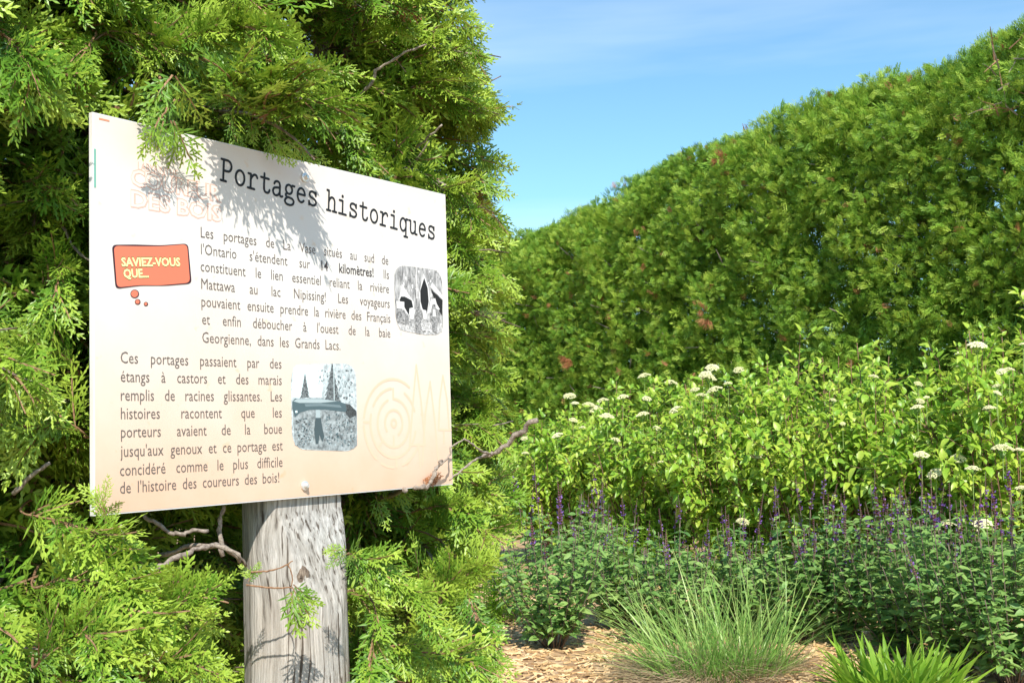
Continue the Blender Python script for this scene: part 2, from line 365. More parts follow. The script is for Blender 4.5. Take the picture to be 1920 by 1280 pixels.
# typewriter title, drawn letter by letter as pen strokes
def arc(cx, cy, rx, ry, a0, a1, k=18):
    return [(cx + rx * math.cos(R(a0 + (a1 - a0) * i / k)), cy + ry * math.sin(R(a0 + (a1 - a0) * i / k))) for i in range(k + 1)]
def crv(p, k=5):
    p = np.array(p, float); q = np.vstack([2 * p[0] - p[1], p, 2 * p[-1] - p[-2]]); out = []
    for i in range(1, len(q) - 2):
        for t in np.arange(k) / k:
            out.append(.5 * (2 * q[i] + (q[i + 1] - q[i - 1]) * t + (2 * q[i - 1] - 5 * q[i] + 4 * q[i + 1] - q[i + 2]) * t * t + (3 * q[i] - q[i - 1] - 3 * q[i + 1] + q[i + 2]) * t ** 3))
    return [tuple(a) for a in out] + [tuple(p[-1])]
GL = {
 'P': [[(.14, 0), (.14, .68)], [(.03, 0), (.27, 0)], [(.03, .68), (.32, .68)] + arc(.32, .505, .17, .175, 90, -90) + [(.14, .33)]],
 'o': [arc(.3, .24, .2, .24, 0, 360, 24)],
 'r': [[(.08, .47), (.2, .47), (.2, 0)], [(.07, 0), (.38, 0)], crv([(.2, .3), (.26, .4), (.36, .475), (.46, .46), (.5, .39)])],
 't': [crv([(.24, .62), (.24, .4), (.24, .15), (.28, .03), (.38, 0), (.47, .03), (.51, .11)]), [(.08, .47), (.46, .47)]],
 'a': [crv([(.13, .38), (.18, .45), (.28, .48), (.37, .45), (.41, .36), (.41, .2), (.42, .05), (.47, 0), (.55, .02)]), crv([(.41, .28), (.27, .27), (.13, .23), (.08, .13), (.13, .03), (.22, 0), (.33, .03), (.41, .12)])],
 'g': [arc(.27, .32, .16, .155, 0, 360, 20), crv([(.37, .42), (.43, .47), (.54, .47)]), crv([(.2, .19), (.12, .13), (.15, .06), (.3, .045), (.45, .02), (.52, -.06), (.47, -.16), (.3, -.205), (.13, -.17), (.08, -.08), (.13, -.01), (.2, .04)])],
 'e': [[(.11, .265), (.49, .265)], arc(.3, .24, .19, .24, 5, 315, 24)],
 's': [crv([(.45, .37), (.4, .45), (.29, .48), (.17, .45), (.13, .36), (.19, .28), (.31, .25), (.43, .2), (.48, .12), (.42, .03), (.3, 0), (.17, .03), (.12, .11)]), [(.46, .47), (.46, .35)], [(.12, .0), (.12, .13)]],
 'h': [[(.04, .7), (.14, .7), (.14, 0)], [(.04, 0), (.25, 0)], crv([(.14, .3), (.2, .42), (.3, .48), (.41, .45), (.46, .35), (.46, .2), (.46, 0)]), [(.36, 0), (.57, 0)]],
 'i': [[(.12, .47), (.3, .47), (.3, 0)], [(.1, 0), (.5, 0)], arc(.29, .63, .02, .02, 0, 360, 8)],
 'q': [arc(.27, .24, .18, .24, 0, 360, 22), [(.55, .47), (.45, .47), (.45, -.2)], [(.34, -.2), (.56, -.2)]],
 'u': [crv([(.14, .47), (.14, .3), (.14, .14), (.18, .03), (.27, 0), (.37, .04), (.44, .14)]), [(.03, .47), (.14, .47)], [(.35, .47), (.44, .47), (.44, 0), (.56, 0)]]}
def pen(mb, pts, w, m=0, z=TZ):
    pts = [np.array(p) for p in pts]
    for a, c in zip(pts[:-1], pts[1:]):
        d = c - a; l = np.linalg.norm(d)
        if l < 1e-7: continue
        nrm = np.array([-d[1], d[0]]) / l * w / 2; pen.k += 1; zz = z + (pen.k % 40) * 3e-6
        mb.add([(*(a + nrm), zz), (*(a - nrm), zz), (*(c - nrm), zz), (*(c + nrm), zz)], [(0, 1, 2, 3)], m)
    for a in pts:
        pen.k += 1; zz = z + (pen.k % 40) * 3e-6
        mb.add([(a[0] + w / 2 * math.cos(t), a[1] + w / 2 * math.sin(t), zz) for t in np.arange(8) * math.pi / 4], [tuple(range(8))], m)
pen.k = 0
mb = MB(); ang = math.atan2(-.034, .558)
def title(word, u0, v0, adv, sx, sy):
    for i, ch in enumerate(word):
        for st in GL[ch]:
            pts = [(u0 + (i * adv + (x - .04) * sx) * math.cos(ang) - y * sy * math.sin(ang), v0 + (i * adv + (x - .04) * sx) * math.sin(ang) + y * sy * math.cos(ang)) for x, y in st]
            pen(mb, pts, .0043)
title('Portages', .243, .531, .0283, .0475, .0525); title('historiques', .489, .5155, .0287, .0475, .0525)
sub('title_lettering', mb.mesh('title_lettering', [M_ink]))

# faint logo words, printed pale on the sheet
M_l1 = plain('faint_pink_ink', (.70, .46, .38), .5); M_l2 = plain('faint_cream_ink', (.72, .66, .60), .5)
mb = MB()
for s, a, c_, cap in (('COUREUR', (245, 346), (414, 385), .0235), ('DES BOIS', (245, 386), (412, 410), .0235)):
    (ua, va), (ub, vb) = uv(*a), uv(*c_); vb = va + (.0015 if s[0] == 'D' else .001)
    an = math.atan2(-.001, .17); w = .177
    put_text(mb, s, ua - .0006, va - .0005, w + .0012, cap + .0012, .055, 0, an, TZ - .0002)
    put_text(mb, s, ua, va, w, cap, .012, 1, an, TZ - .0001)
put_text(mb, 'LABYRINTHE', *uv(258, 318), .075, .0125, -.002, 0, -.02, TZ - .0001)
sub('logo_lettering', mb.mesh('logo_lettering', [M_l1, M_l2]))

def flat(mb, pts, m, z): mb.add([(*uv(*p), z) for p in pts], [tuple(range(len(pts)))[::-1]], m)
def flat_uv(mb, pts, m, z): mb.add([(*p, z) for p in pts], [tuple(range(len(pts)))], m)
# speech bubble
M_or = plain('orange_red_ink', (.72, .19, .11), .5); M_ol = plain('bubble_outline_ink', (.05, .02, .03), .5); M_ye = plain('pale_yellow_ink', (.86, .80, .38), .5); M_yo = plain('olive_ink', (.20, .15, .05), .5)
mb = MB()
def rr(c, r, k=6):              # rounded corners
    out = []; n_ = len(c); c = [np.array(q, float) for q in c]
    for i in range(n_):
        p0, p1, p2 = c[i - 1], c[i], c[(i + 1) % n_]; a = p1 + unit(p0 - p1) * r; e = p1 + unit(p2 - p1) * r
        for t in np.linspace(0, 1, k): out.append(tuple((1 - t) ** 2 * a + 2 * t * (1 - t) * p1 + t * t * e))
    return out
flat(mb, rr([(209, 459), (250, 458.5), (300, 460), (352, 456.5), (359, 532), (310, 536), (262, 536), (216, 542)], 9), 1, TZ)
flat(mb, rr([(212.5, 461), (262, 462), (300, 462), (350, 458), (355.5, 530), (300, 535), (262, 534.5), (218.5, 539)], 9), 0, TZ + .0002)
for (x, y, r_) in ((252, 551, 8.2), (257.5, 566, 5.4), (273, 570, 4.1)):
    flat(mb, [(x + r_ * math.cos(t), y + r_ * math.sin(t)) for t in np.linspace(0, 6.1, 18)], 1, TZ)
    flat(mb, [(x - .5 + (r_ - 1.5) * math.cos(t), y - .3 + (r_ - 1.5) * math.sin(t)) for t in np.linspace(0, 6.1, 18)], 0, TZ + .0002)
for s, a, w, cap in (('SAVIEZ-VOUS', (227, 499), .110, .0125), ('QUE...', (231, 520.5), .046, .0125)):
    ua, va = uv(*a); an = math.atan2(.011, .11)
    put_text(mb, s, ua - .0006, va - .0006, w + .0012, cap + .0012, .06, 3, an, TZ + .0004)
    put_text(mb, s, ua, va, w, cap, .035, 2, an, TZ + .0006)
sub('speech_bubble', mb.mesh('speech_bubble', [M_or, M_ol, M_ye, M_yo]))
# maze and tree-line emblem in faint orange
M_em = plain('faint_peach_ink', (.72, .54, .39), .5); mb = MB(); cu, cv = uv(738, 793)
def ring(r_, a0, a1, w=.0052): pen(mb, arc(cu, cv, r_, r_, a0, a1, 26), w, 0, TZ - .0002)
ring(.084, 55, 172); ring(.084, 183, 232); ring(.084, 244, 268); ring(.084, 286, 330); ring(.066, 95, 150); ring(.066, 20, 60); ring(.066, 165, 345)
ring(.046, -150, 85); ring(.046, 110, 205); ring(.025, -60, 215); ring(.007, 0, 360)
for a0, r0, r1 in ((90, .046, .066), (178, .066, .084), (268, .025, .046), (274, .066, .084), (225, .046, .066)):
    pen(mb, [(cu + r0 * math.cos(R(a0)), cv + r0 * math.sin(R(a0))), (cu + r1 * math.cos(R(a0)), cv + r1 * math.sin(R(a0)))], .0048, 0, TZ - .0002)
for pts in ([(780, 684), (776, 730), (768, 834), (797, 834), (789, 752), (780, 684)], [(806, 715), (797, 775), (792, 870)], [(806, 715), (815, 790), (822, 870)], [(830, 704), (824, 750), (822, 805), (845, 806)], [(830, 704), (838, 750), (842, 806)], [(785, 836), (788, 876)], [(832, 808), (832, 830)]):
    pen(mb, [uv(*p) for p in pts], .0046, 0, TZ - .0002)
sub('maze_emblem', mb.mesh('maze_emblem', [M_em]))
# two printed photographs
def photomat(name, tint, sc, lo, hi, vert=False):
    m, n, b, o = newmat(name); L = n.links.new
    tc = n.nodes.new('ShaderNodeTexCoord'); mp = n.nodes.new('ShaderNodeMapping'); mp.inputs['Scale'].default_value = (sc, sc * (.25 if vert else 1), sc)
    nz = n.nodes.new('ShaderNodeTexNoise'); nz.inputs['Scale'].default_value = 1; nz.inputs['Detail'].default_value = 6; nz.inputs['Roughness'].default_value = .7
    L(tc.outputs['Object'], mp.inputs[0]); L(mp.outputs[0], nz.inputs['Vector'])
    r = ramp(n, [(.36, tuple(c * lo for c in tint)), (.5, tuple(c * (lo + hi) / 2 for c in tint)), (.64, tuple(c * hi for c in tint))])
    L(nz.outputs[0], r.inputs[0]); L(r.outputs[0], b.inputs['Base Color']); b.inputs['Roughness'].default_value = .5; return m
def roundrect(px, k=.3):
    pts = [np.array(uv(*p)) for p in px]; return rr(pts, .034, 8)
g0 = (1, .98, .97); c0 = (.86, .97, 1)
M_p1 = photomat('old_photo_woods', g0, 160, .14, .62, True); M_wh = plain('photo_white', (.72, .71, .70)); M_bk = plain('photo_black', (.02, .02, .02)); M_mg = photomat('photo_grey', g0, 300, .05, .5); M_sn = photomat('photo_ground', g0, 260, .25, .8)
mb = MB(); flat_uv(mb, roundrect([(742, 619), (831, 630), (828, 507), (737, 496)]), 0, TZ)
for k, (mi, pts) in enumerate([(4, [(744, 606), (768, 612), (800, 604), (828, 606), (828, 622), (800, 628), (765, 622), (750, 618)]),
    (1, [(753, 533), (747, 562), (748, 575), (766, 592), (776, 578), (775, 566)]), (2, [(751, 556), (758, 556), (771, 563), (774, 576), (767, 578), (766, 591), (757, 575), (748, 563)]),
    (1, [(793, 512), (785, 552), (788, 580), (801, 590), (805, 560), (802, 535)]), (2, [(794.5, 521), (787, 545), (787.5, 565), (791, 578), (799, 592), (803, 565), (801, 540)]),
    (1, [(809, 529), (806, 538), (829, 562), (829, 554)]), (2, [(807, 542), (829, 563), (828, 592), (817, 573)]),
    (1, [(807, 562), (815, 559), (818, 570), (824, 580), (801, 588)]), (1, [(742, 564), (757, 566), (757, 579), (743, 578)]),
    (3, [(743, 580), (757, 581), (765, 596), (766, 606), (758, 607), (744, 603)]), (1, [(768, 578), (778, 580), (774, 599), (768, 598)]), (1, [(790, 580), (798, 582), (800, 598), (793, 599)]),
    (3, [(779, 574), (784, 571), (787, 576), (785, 580), (789, 586), (788, 626), (778, 624), (777, 586)]), (3, [(810, 570), (815, 570), (816, 577), (822, 583), (824, 610), (820, 600), (818, 625), (810, 622), (808, 600), (805, 590)]),
    (1, [(811, 580), (815, 580), (816, 594), (810, 593)]), (1, [(778.6, 497), (780, 497), (781, 560), (779.5, 560)])]):
    flat(mb, pts, mi, TZ + .0001 + .00005 * k)
def dabs(mb, box, n_, mats, seed, h0, k0):
    r_ = np.random.default_rng(seed)
    for i in range(n_):
        x, y = r_.uniform(box[0], box[2]), r_.uniform(box[1], box[3]); a = r_.uniform(.8, 2.6); pts = [(x + a * math.cos(t) * r_.uniform(.4, 1), y + h0 * a * math.sin(t) * r_.uniform(.4, 1)) for t in np.arange(7) * .9]
        flat(mb, pts, int(mats[r_.integers(0, len(mats))]), TZ + k0 + i * 4e-7)
dabs(mb, (744, 508, 824, 560), 70, (0, 1, 3), 1, 2.2, .00007); dabs(mb, (748, 596, 824, 622), 60, (1, 3, 4, 2), 2, .7, .00016)
sub('printed_photo', mb.mesh('printed_photo', [M_p1, M_wh, M_bk, M_mg, M_sn]))['label'] = 'black and white photo of people beside raised canoes'
M_q1 = photomat('photo_pale_woods', c0, 120, .35, .8); M_q2 = plain('photo_sky', (.70, .84, .86)); M_q3 = photomat('photo_conifer', c0, 240, .03, .3); M_q4 = plain('photo_canoe', (.085, .13, .145)); M_q5 = photomat('photo_brush', c0, 90, .14, .5); M_q6 = photomat('photo_pack', c0, 300, .02, .12)
mb = MB(); flat_uv(mb, roundrect([(547, 842), (670, 846), (667, 681), (544, 683)]), 0, TZ)
tri = lambda x, y0, y1, w: [(x, y0)] + [q for i in range(1, 7) for q in ((x + w * i / 6, y0 + (y1 - y0) * i / 6 + 2), (x + w * i / 9, y0 + (y1 - y0) * i / 6))] + [(x, y1)] + [q for i in range(6, 0, -1) for q in ((x - w * i / 9, y0 + (y1 - y0) * i / 6), (x - w * i / 6, y0 + (y1 - y0) * i / 6 + 2))]
for k, (mi, pts) in enumerate([(1, [(549, 690), (556, 684), (606, 683), (603, 745), (546, 745)]), (4, [(548, 766), (668, 772), (669, 834), (662, 841), (640, 845), (570, 841), (552, 834)]),
    (2, tri(622, 679, 752, 17)), (2, tri(571, 698, 745, 10)), (5, [(645, 756), (655, 758), (667, 770), (668, 778), (655, 784), (648, 776)]),
    (3, [(547, 753), (552, 747), (600, 747), (635, 752), (647, 757), (649, 770), (645, 772), (610, 768), (580, 768), (562, 773), (552, 782), (547, 765)]),
    (7, [(549, 752), (556, 747.5), (600, 747.5), (632, 752), (600, 755), (560, 755)]), (8, [(570, 757), (600, 756), (636, 759), (640, 764), (600, 761), (572, 762)]), (7, [(591, 768), (599, 768), (600, 783), (591, 783)]), (6, [(590.5, 783), (600.5, 783), (603, 800), (607, 818), (603, 829), (598, 815), (596, 832), (591, 832), (588, 805)]), (1, [(552, 770), (556, 769), (557, 773), (553, 774)]), (1, [(624, 682), (625, 682), (626, 750), (625, 750)])]):
    flat(mb, pts, mi, TZ + .0001 + .00005 * k)
dabs(mb, (632, 692, 660, 750), 90, (0, 8, 2, 7), 3, 1.2, .00016); dabs(mb, (554, 784, 586, 836), 110, (3, 2, 8, 7, 5), 4, 1.2, .00016); dabs(mb, (610, 775, 664, 836), 190, (3, 2, 8, 7, 5), 5, 1.2, .00016); dabs(mb, (596, 690, 618, 745), 26, (0, 2), 6, 1.5, .00016)
sub('printed_photo', mb.mesh('printed_photo', [M_q1, M_q2, M_q3, M_q4, M_q5, M_q6, plain('photo_trousers', (.07, .10, .11)), plain('photo_highlight', (.40, .48, .50)), plain('photo_mid_tone', (.17, .23, .25))]))['label'] = 'blue-grey photo of a person carrying a canoe overhead'
# bolts
M_bolt = plain('bolt_metal', (.75, .74, .72), .35, .5, .6)
for (x, y) in ((570, 910), (570, 333)):
    u, v_ = uv(x, y); mb = MB(); r0 = .0075
    rings = [(r0 * 1.15, .001), (r0 * 1.1, .004), (r0 * .6, .0045), (r0 * .58, .008), (r0 * .4, .0105)]
    vs = [(u + q * math.cos(t), v_ + q * math.sin(t), z) for q, z in rings for t in np.arange(12) * math.pi / 6]
    mb.add(vs, [(i * 12 + k, i * 12 + (k + 1) % 12, (i + 1) * 12 + (k + 1) % 12, (i + 1) * 12 + k) for i in range(4) for k in range(12)] + [tuple(48 + k for k in range(12))])
    sub('bolt', mb.mesh('bolt', [M_bolt], False))

# post: weathered round timber with a knot, checks and a chewed top
m, n, b, o = newmat('weathered_post'); L = n.links.new
tc = n.nodes.new('ShaderNodeTexCoord'); mp = n.nodes.new('ShaderNodeMapping'); mp.inputs['Scale'].default_value = (75, 75, 2.0)
dn = n.nodes.new('ShaderNodeTexNoise'); dn.inputs['Scale'].default_value = 4; dn.inputs['Detail'].default_value = 2; L(tc.outputs['Object'], dn.inputs['Vector'])
va = n.nodes.new('ShaderNodeVectorMath'); va.operation = 'MULTIPLY_ADD'; va.inputs[1].default_value = (.05, .05, .0); L(dn.outputs['Color'], va.inputs[0]); L(tc.outputs['Object'], va.inputs[2])
L(va.outputs[0], mp.inputs[0])
nz = n.nodes.new('ShaderNodeTexNoise'); nz.inputs['Scale'].default_value = 1.6; nz.inputs['Detail'].default_value = 8; nz.inputs['Roughness'].default_value = .72; L(mp.outputs[0], nz.inputs['Vector'])
r = ramp(n, [(.33, (.15, .135, .12)), (.43, (.38, .36, .335)), (.54, (.52, .50, .475)), (.66, (.70, .68, .655))]); L(nz.outputs[0], r.inputs[0])
n2 = n.nodes.new('ShaderNodeTexNoise'); n2.inputs['Scale'].default_value = 7; n2.inputs['Detail'].default_value = 3; L(tc.outputs['Object'], n2.inputs['Vector'])
r2 = ramp(n, [(.4, (1, .99, .97)), (.62, (.92, .87, .80)), (.75, (.86, .76, .64))]); L(n2.outputs[0], r2.inputs[0])
mm = n.nodes.new('ShaderNodeMix'); mm.data_type = 'RGBA'; mm.blend_type = 'MULTIPLY'; mm.inputs[0].default_value = .8
L(r.outputs[0], mm.inputs['A']); L(r2.outputs[0], mm.inputs['B']); m4 = n.nodes.new('ShaderNodeMapping'); m4.inputs['Scale'].default_value = (170, 170, 1.3); n4 = n.nodes.new('ShaderNodeTexNoise'); n4.inputs['Scale'].default_value = 1; n4.inputs['Detail'].default_value = 3
L(va.outputs[0], m4.inputs[0]); L(m4.outputs[0], n4.inputs['Vector']); r4 = ramp(n, [(.36, (.22, .18, .15)), (.43, (1, 1, 1))]); L(n4.outputs[0], r4.inputs[0])
m5 = n.nodes.new('ShaderNodeMix'); m5.data_type = 'RGBA'; m5.blend_type = 'MULTIPLY'; m5.inputs[0].default_value = .9
L(mm.outputs['Result'], m5.inputs['A']); L(r4.outputs[0], m5.inputs['B']); L(m5.outputs['Result'], b.inputs['Base Color'])
b.inputs['Roughness'].default_value = .85; b.inputs['Specular IOR Level'].default_value = .2
bp = n.nodes.new('ShaderNodeBump'); bp.inputs['Strength'].default_value = 1; bp.inputs['Distance'].default_value = .006
L(nz.outputs[0], bp.inputs['Height']); L(bp.outputs[0], b.inputs['Normal'])
M_post = m
pbm = MB(); NS, NZ_ = 96, 90; ztop = BO[2] + .57
kn = P(575, 1085, 2.0); kz = kn[2]; ka = math.atan2(-1, .30)
rs = np.random.default_rng(3); checks = [(rs.uniform(0, 6.28), rs.uniform(.0015, .005), rs.uniform(.02, .05), rs.uniform(0, 6)) for _ in range(22)]
for j in range(NZ_ + 1):
    z = -.1 + (ztop + .1) * j / NZ_
    rad = .0925 - .004 * z / ztop
    for i in range(NS):
        a = 2 * math.pi * i / NS; rr_ = rad + .0022 * math.sin(3 * a + z * 2) + .0015 * math.sin(7 * a - z * 3)
        for ca, dp, wd, ph in checks:
            da = (a - ca - .03 * math.sin(z * 5 + ph) + math.pi) % (2 * math.pi) - math.pi
            rr_ -= dp * math.exp(-(da / wd) ** 2) * max(0, math.sin(z * 3 + ph))
        da = (a - ka + math.pi) % (2 * math.pi) - math.pi; q = ((da * .09) / .032) ** 2 + ((z - kz) / .055) ** 2
        rr_ += .004 * math.exp(-q) - .010 * math.exp(-q * 7)
        lim = .0385 + .06 * min(1, max(0, (BO[2] - .03 - z) / .2)) ** .8; fw = rr_ * (math.cos(a) * ZN[0] + math.sin(a) * ZN[1])
        px_, py_ = rr_ * math.cos(a), rr_ * math.sin(a)
        if fw > lim: px_ -= ZN[0] * (fw - lim); py_ -= ZN[1] * (fw - lim)
        pbm.v.append(np.array([[px_, py_, z + (.006 * math.sin(5 * a) if j == NZ_ else 0)]]))
pbm.f = [(j * NS + i, j * NS + (i + 1) % NS, (j + 1) * NS + (i + 1) % NS, (j + 1) * NS + i) for j in range(NZ_) for i in range(NS)] + [tuple(NZ_ * NS + i for i in range(NS))]
pbm.m = [0] * len(pbm.f)
po = link('post', pbm.mesh('post', [M_post], True), sign)
kb = MB(); ku = np.array([math.cos(ka), math.sin(ka), 0]); kt = np.array([-ku[1], ku[0], 0])
vs = [ku * (.0835 + .004 * (1 - q) ** .5 * (1 if q < 1 else 0)) + kt * .014 * q * math.cos(t) * (1 + .2 * math.sin(3 * t)) + UP * (kz + .022 * q * math.sin(t)) for q in (.05, .4, .75, 1.) for t in np.arange(14) * 2 * math.pi / 14]
kb.add(vs, [(i * 14 + k, i * 14 + (k + 1) % 14, (i + 1) * 14 + (k + 1) % 14, (i + 1) * 14 + k) for i in range(3) for k in range(14)] + [tuple(range(14))])
kno = bpy.data.objects.new('knot', kb.mesh('knot', [barkmat('knot_wood', (.06, .045, .035), (.17, .13, .10), (.32, .26, .20), (200, 200, 90))], True)); COL.objects.link(kno); kno.parent = po

# ------------------------------------------------------------------ cedar sprays
def spray_mesh(name, seed, Ln, wid, dens, mat, twig, spread=.42):
    r_ = np.random.default_rng(seed); mb = MB(); droop = r_.uniform(.4, 1.3); side = r_.uniform(-.6, .6)
    ax = lambda t: np.array([t * Ln, side * .12 * Ln * t * t, -droop * .22 * Ln * t * t])
    def lobe(p, d, l, w):
        d = unit(d); y = unit(np.cross([0, 0, 1], d)); z = r_.uniform(-.25, .45) * w; up = np.array([0, 0, 1.])
        mid = p + d * l * .55
        mb.add([p, mid + y * w / 2 - up * z * .5, p + d * l, mid - y * w / 2 - up * z * .5], [(0, 3, 2), (0, 2, 1)], 0)
    nb_ = dens
    for i in range(nb_):
        t = .08 + .9 * i / (nb_ - 1); s_ = 1 if i % 2 else -1; p = ax(t)
        l1 = Ln * spread * (.35 + .65 * math.sin(math.pi * min(1, (t + .12) ** .8))) * (1 - .72 * t) * r_.uniform(.75, 1.2) + .006
        an = R(r_.uniform(34, 52)) * s_; d = np.array([math.cos(an), math.sin(an), r_.uniform(-.42, .3)])
        q = p.copy(); ns = max(2, int(l1 / (wid * 1.9)))
        for k in range(ns):
            tt = k / ns; an2 = an * (1 - .35 * tt); dd = unit([math.cos(an2), math.sin(an2), d[2] - .25 * tt])
            st = l1 / ns; ss = 1 if k % 2 else -1
            lobe(q, dd, st * 1.45, wid)
            sub_l = (1 - tt) * l1 * .42 + wid * 1.1
            for sgn in ((ss,) if tt > .1 else (1, -1)):
                a3 = an2 + sgn * R(r_.uniform(30, 48)); l3 = sub_l * r_.uniform(.7, 1.15)
                e = unit([math.cos(a3), math.sin(a3), d[2] + r_.uniform(-.4, .35)])
                m3 = max(1, int(l3 / (wid * 3.2)))
                for j in range(m3): lobe(q + e * l3 * j / m3, e, l3 / m3 * 1.35, wid * (1 - .25 * j / m3))
            q = q + dd * st
        lobe(q, dd, wid * 2.2, wid * .9)
    lobe(ax(1.), ax(1.) - ax(.9), wid * 3, wid)
    mb.tube([ax(t) - np.array([0, 0, wid * .1]) for t in (0, .3, .6, .9)], [wid * .42, wid * .36, wid * .28, wid * .2], 3, 1, False)
    return mb.mesh(name, [mat, twig])
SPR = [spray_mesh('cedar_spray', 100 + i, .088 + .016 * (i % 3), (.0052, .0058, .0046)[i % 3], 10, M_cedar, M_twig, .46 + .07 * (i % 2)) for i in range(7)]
DSP = [spray_mesh('dead_cedar_spray', 200 + i, .06, .0032, 8, M_dead, M_twig, .5) for i in range(2)]
def tuft_mesh(seed, mat):
    r_ = np.random.default_rng(seed); mb = MB()
    for k in range(4):
        d = unit([1, r_.uniform(-.8, .8), r_.uniform(-.6, .6)]); Ln = r_.uniform(.07, .12); up = unit(np.cross(d, r_.normal(size=3))); y = np.cross(up, d)
        for i in range(9):
            t = .1 + .85 * i / 8; s_ = 1 if i % 2 else -1; l = Ln * .5 * (1 - .6 * t) * r_.uniform(.7, 1.2) + .008
            e = unit(d + y * s_ * .8 + up * r_.uniform(-.3, .3)); p = d * Ln * t; yy = unit(np.cross(up, e)); w = .0055
            mb.add([p, p + e * l * .5 + yy * w * .5, p + e * l, p + e * l * .5 - yy * w * .5], [(0, 3, 2), (0, 2, 1)])
            e2 = unit(e + d); q = p + e * l * .4; yy = unit(np.cross(up, e2)); l *= .6
            mb.add([q, q + e2 * l * .5 + yy * w * .5, q + e2 * l, q + e2 * l * .5 - yy * w * .5], [(0, 3, 2), (0, 2, 1)])
    return mb.mesh('hedge_spray', [mat])
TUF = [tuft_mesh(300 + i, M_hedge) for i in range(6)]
DTUF = [tuft_mesh(330 + i, M_dead) for i in range(2)]

# ------------------------------------------------------------------ the near cedars
BACK = -ZN
def wof(p): return (p - BO).dot(BACK)
def uof(p): return (p - BO).dot(XB)
SIL_Y = [-50, 0, 60, 110, 170, 240, 270, 320, 370, 410, 460, 560, 650, 760, 850, 950, 1020, 1080, 1150, 1200, 1280, 1330]
SIL_X = [905, 905, 882, 930, 952, 957, 930, 957, 938, 952, 950, 980, 950, 972, 968, 985, 985, 915, 905, 945, 985, 1000]
def onboard(x, y, w): return w < .04 and 158 < x < 866 and 216 + (x - 173) * .234 < y < 975 - (x - 175) * .0875
def onpost(x, y): return 448 < x < 652 and y > 925
def blocked(p, m=.05):
    """foliage may not stand inside or in front of the panel or the post"""
    u, w, v_ = uof(p), wof(p), p[2] - BO[2]
    if w < .02 + m and -.05 < u < PW + .06 and -.03 < v_ < PH - .02: return True
    if w < .02 + m and 0 < u < PW and PH - .02 <= v_ < PH + .07 and w < -.12: return True
    if np.hypot(p[0] - postc[0], p[1] - postc[1]) < .12: return True
    px, py, d = proj(p)
    if 420 < px[0] < 690 and py[0] > 880 and 0 < d[0] < 2.12: return True
    if px[0] > np.interp(py[0], SIL_Y, SIL_X) + 22: return True
    return onboard(px[0], py[0], w)
def limb_pts(start, az, ln, rise, droop, r_):
    pts = [start]; d = np.array([math.cos(az), math.sin(az), rise]); p = start.copy(); k = 7
    for i in range(k):
        d = unit(d + np.array([r_.normal() * .13, r_.normal() * .13, -droop / k + r_.normal() * .06])); p = p + d * ln / k; pts.append(p.copy())
    return np.array(pts)
def at_line(pts, t):
    t = t * (len(pts) - 1); i = min(int(t), len(pts) - 2); return pts[i] + (pts[i + 1] - pts[i]) * (t - i), unit(pts[i + 1] - pts[i])
def spray_frame(p, out, r_, s=1.0):
    x = unit(out + np.array([0, 0, r_.uniform(-.75, .25)]) + r_.normal(size=3) * .22)
    nrm = unit(np.array([0, 0, .4]) + (-LDIR) * .35 + out * .15 + r_.normal(size=3) * .7)
    return frame(p, x, nrm, s)
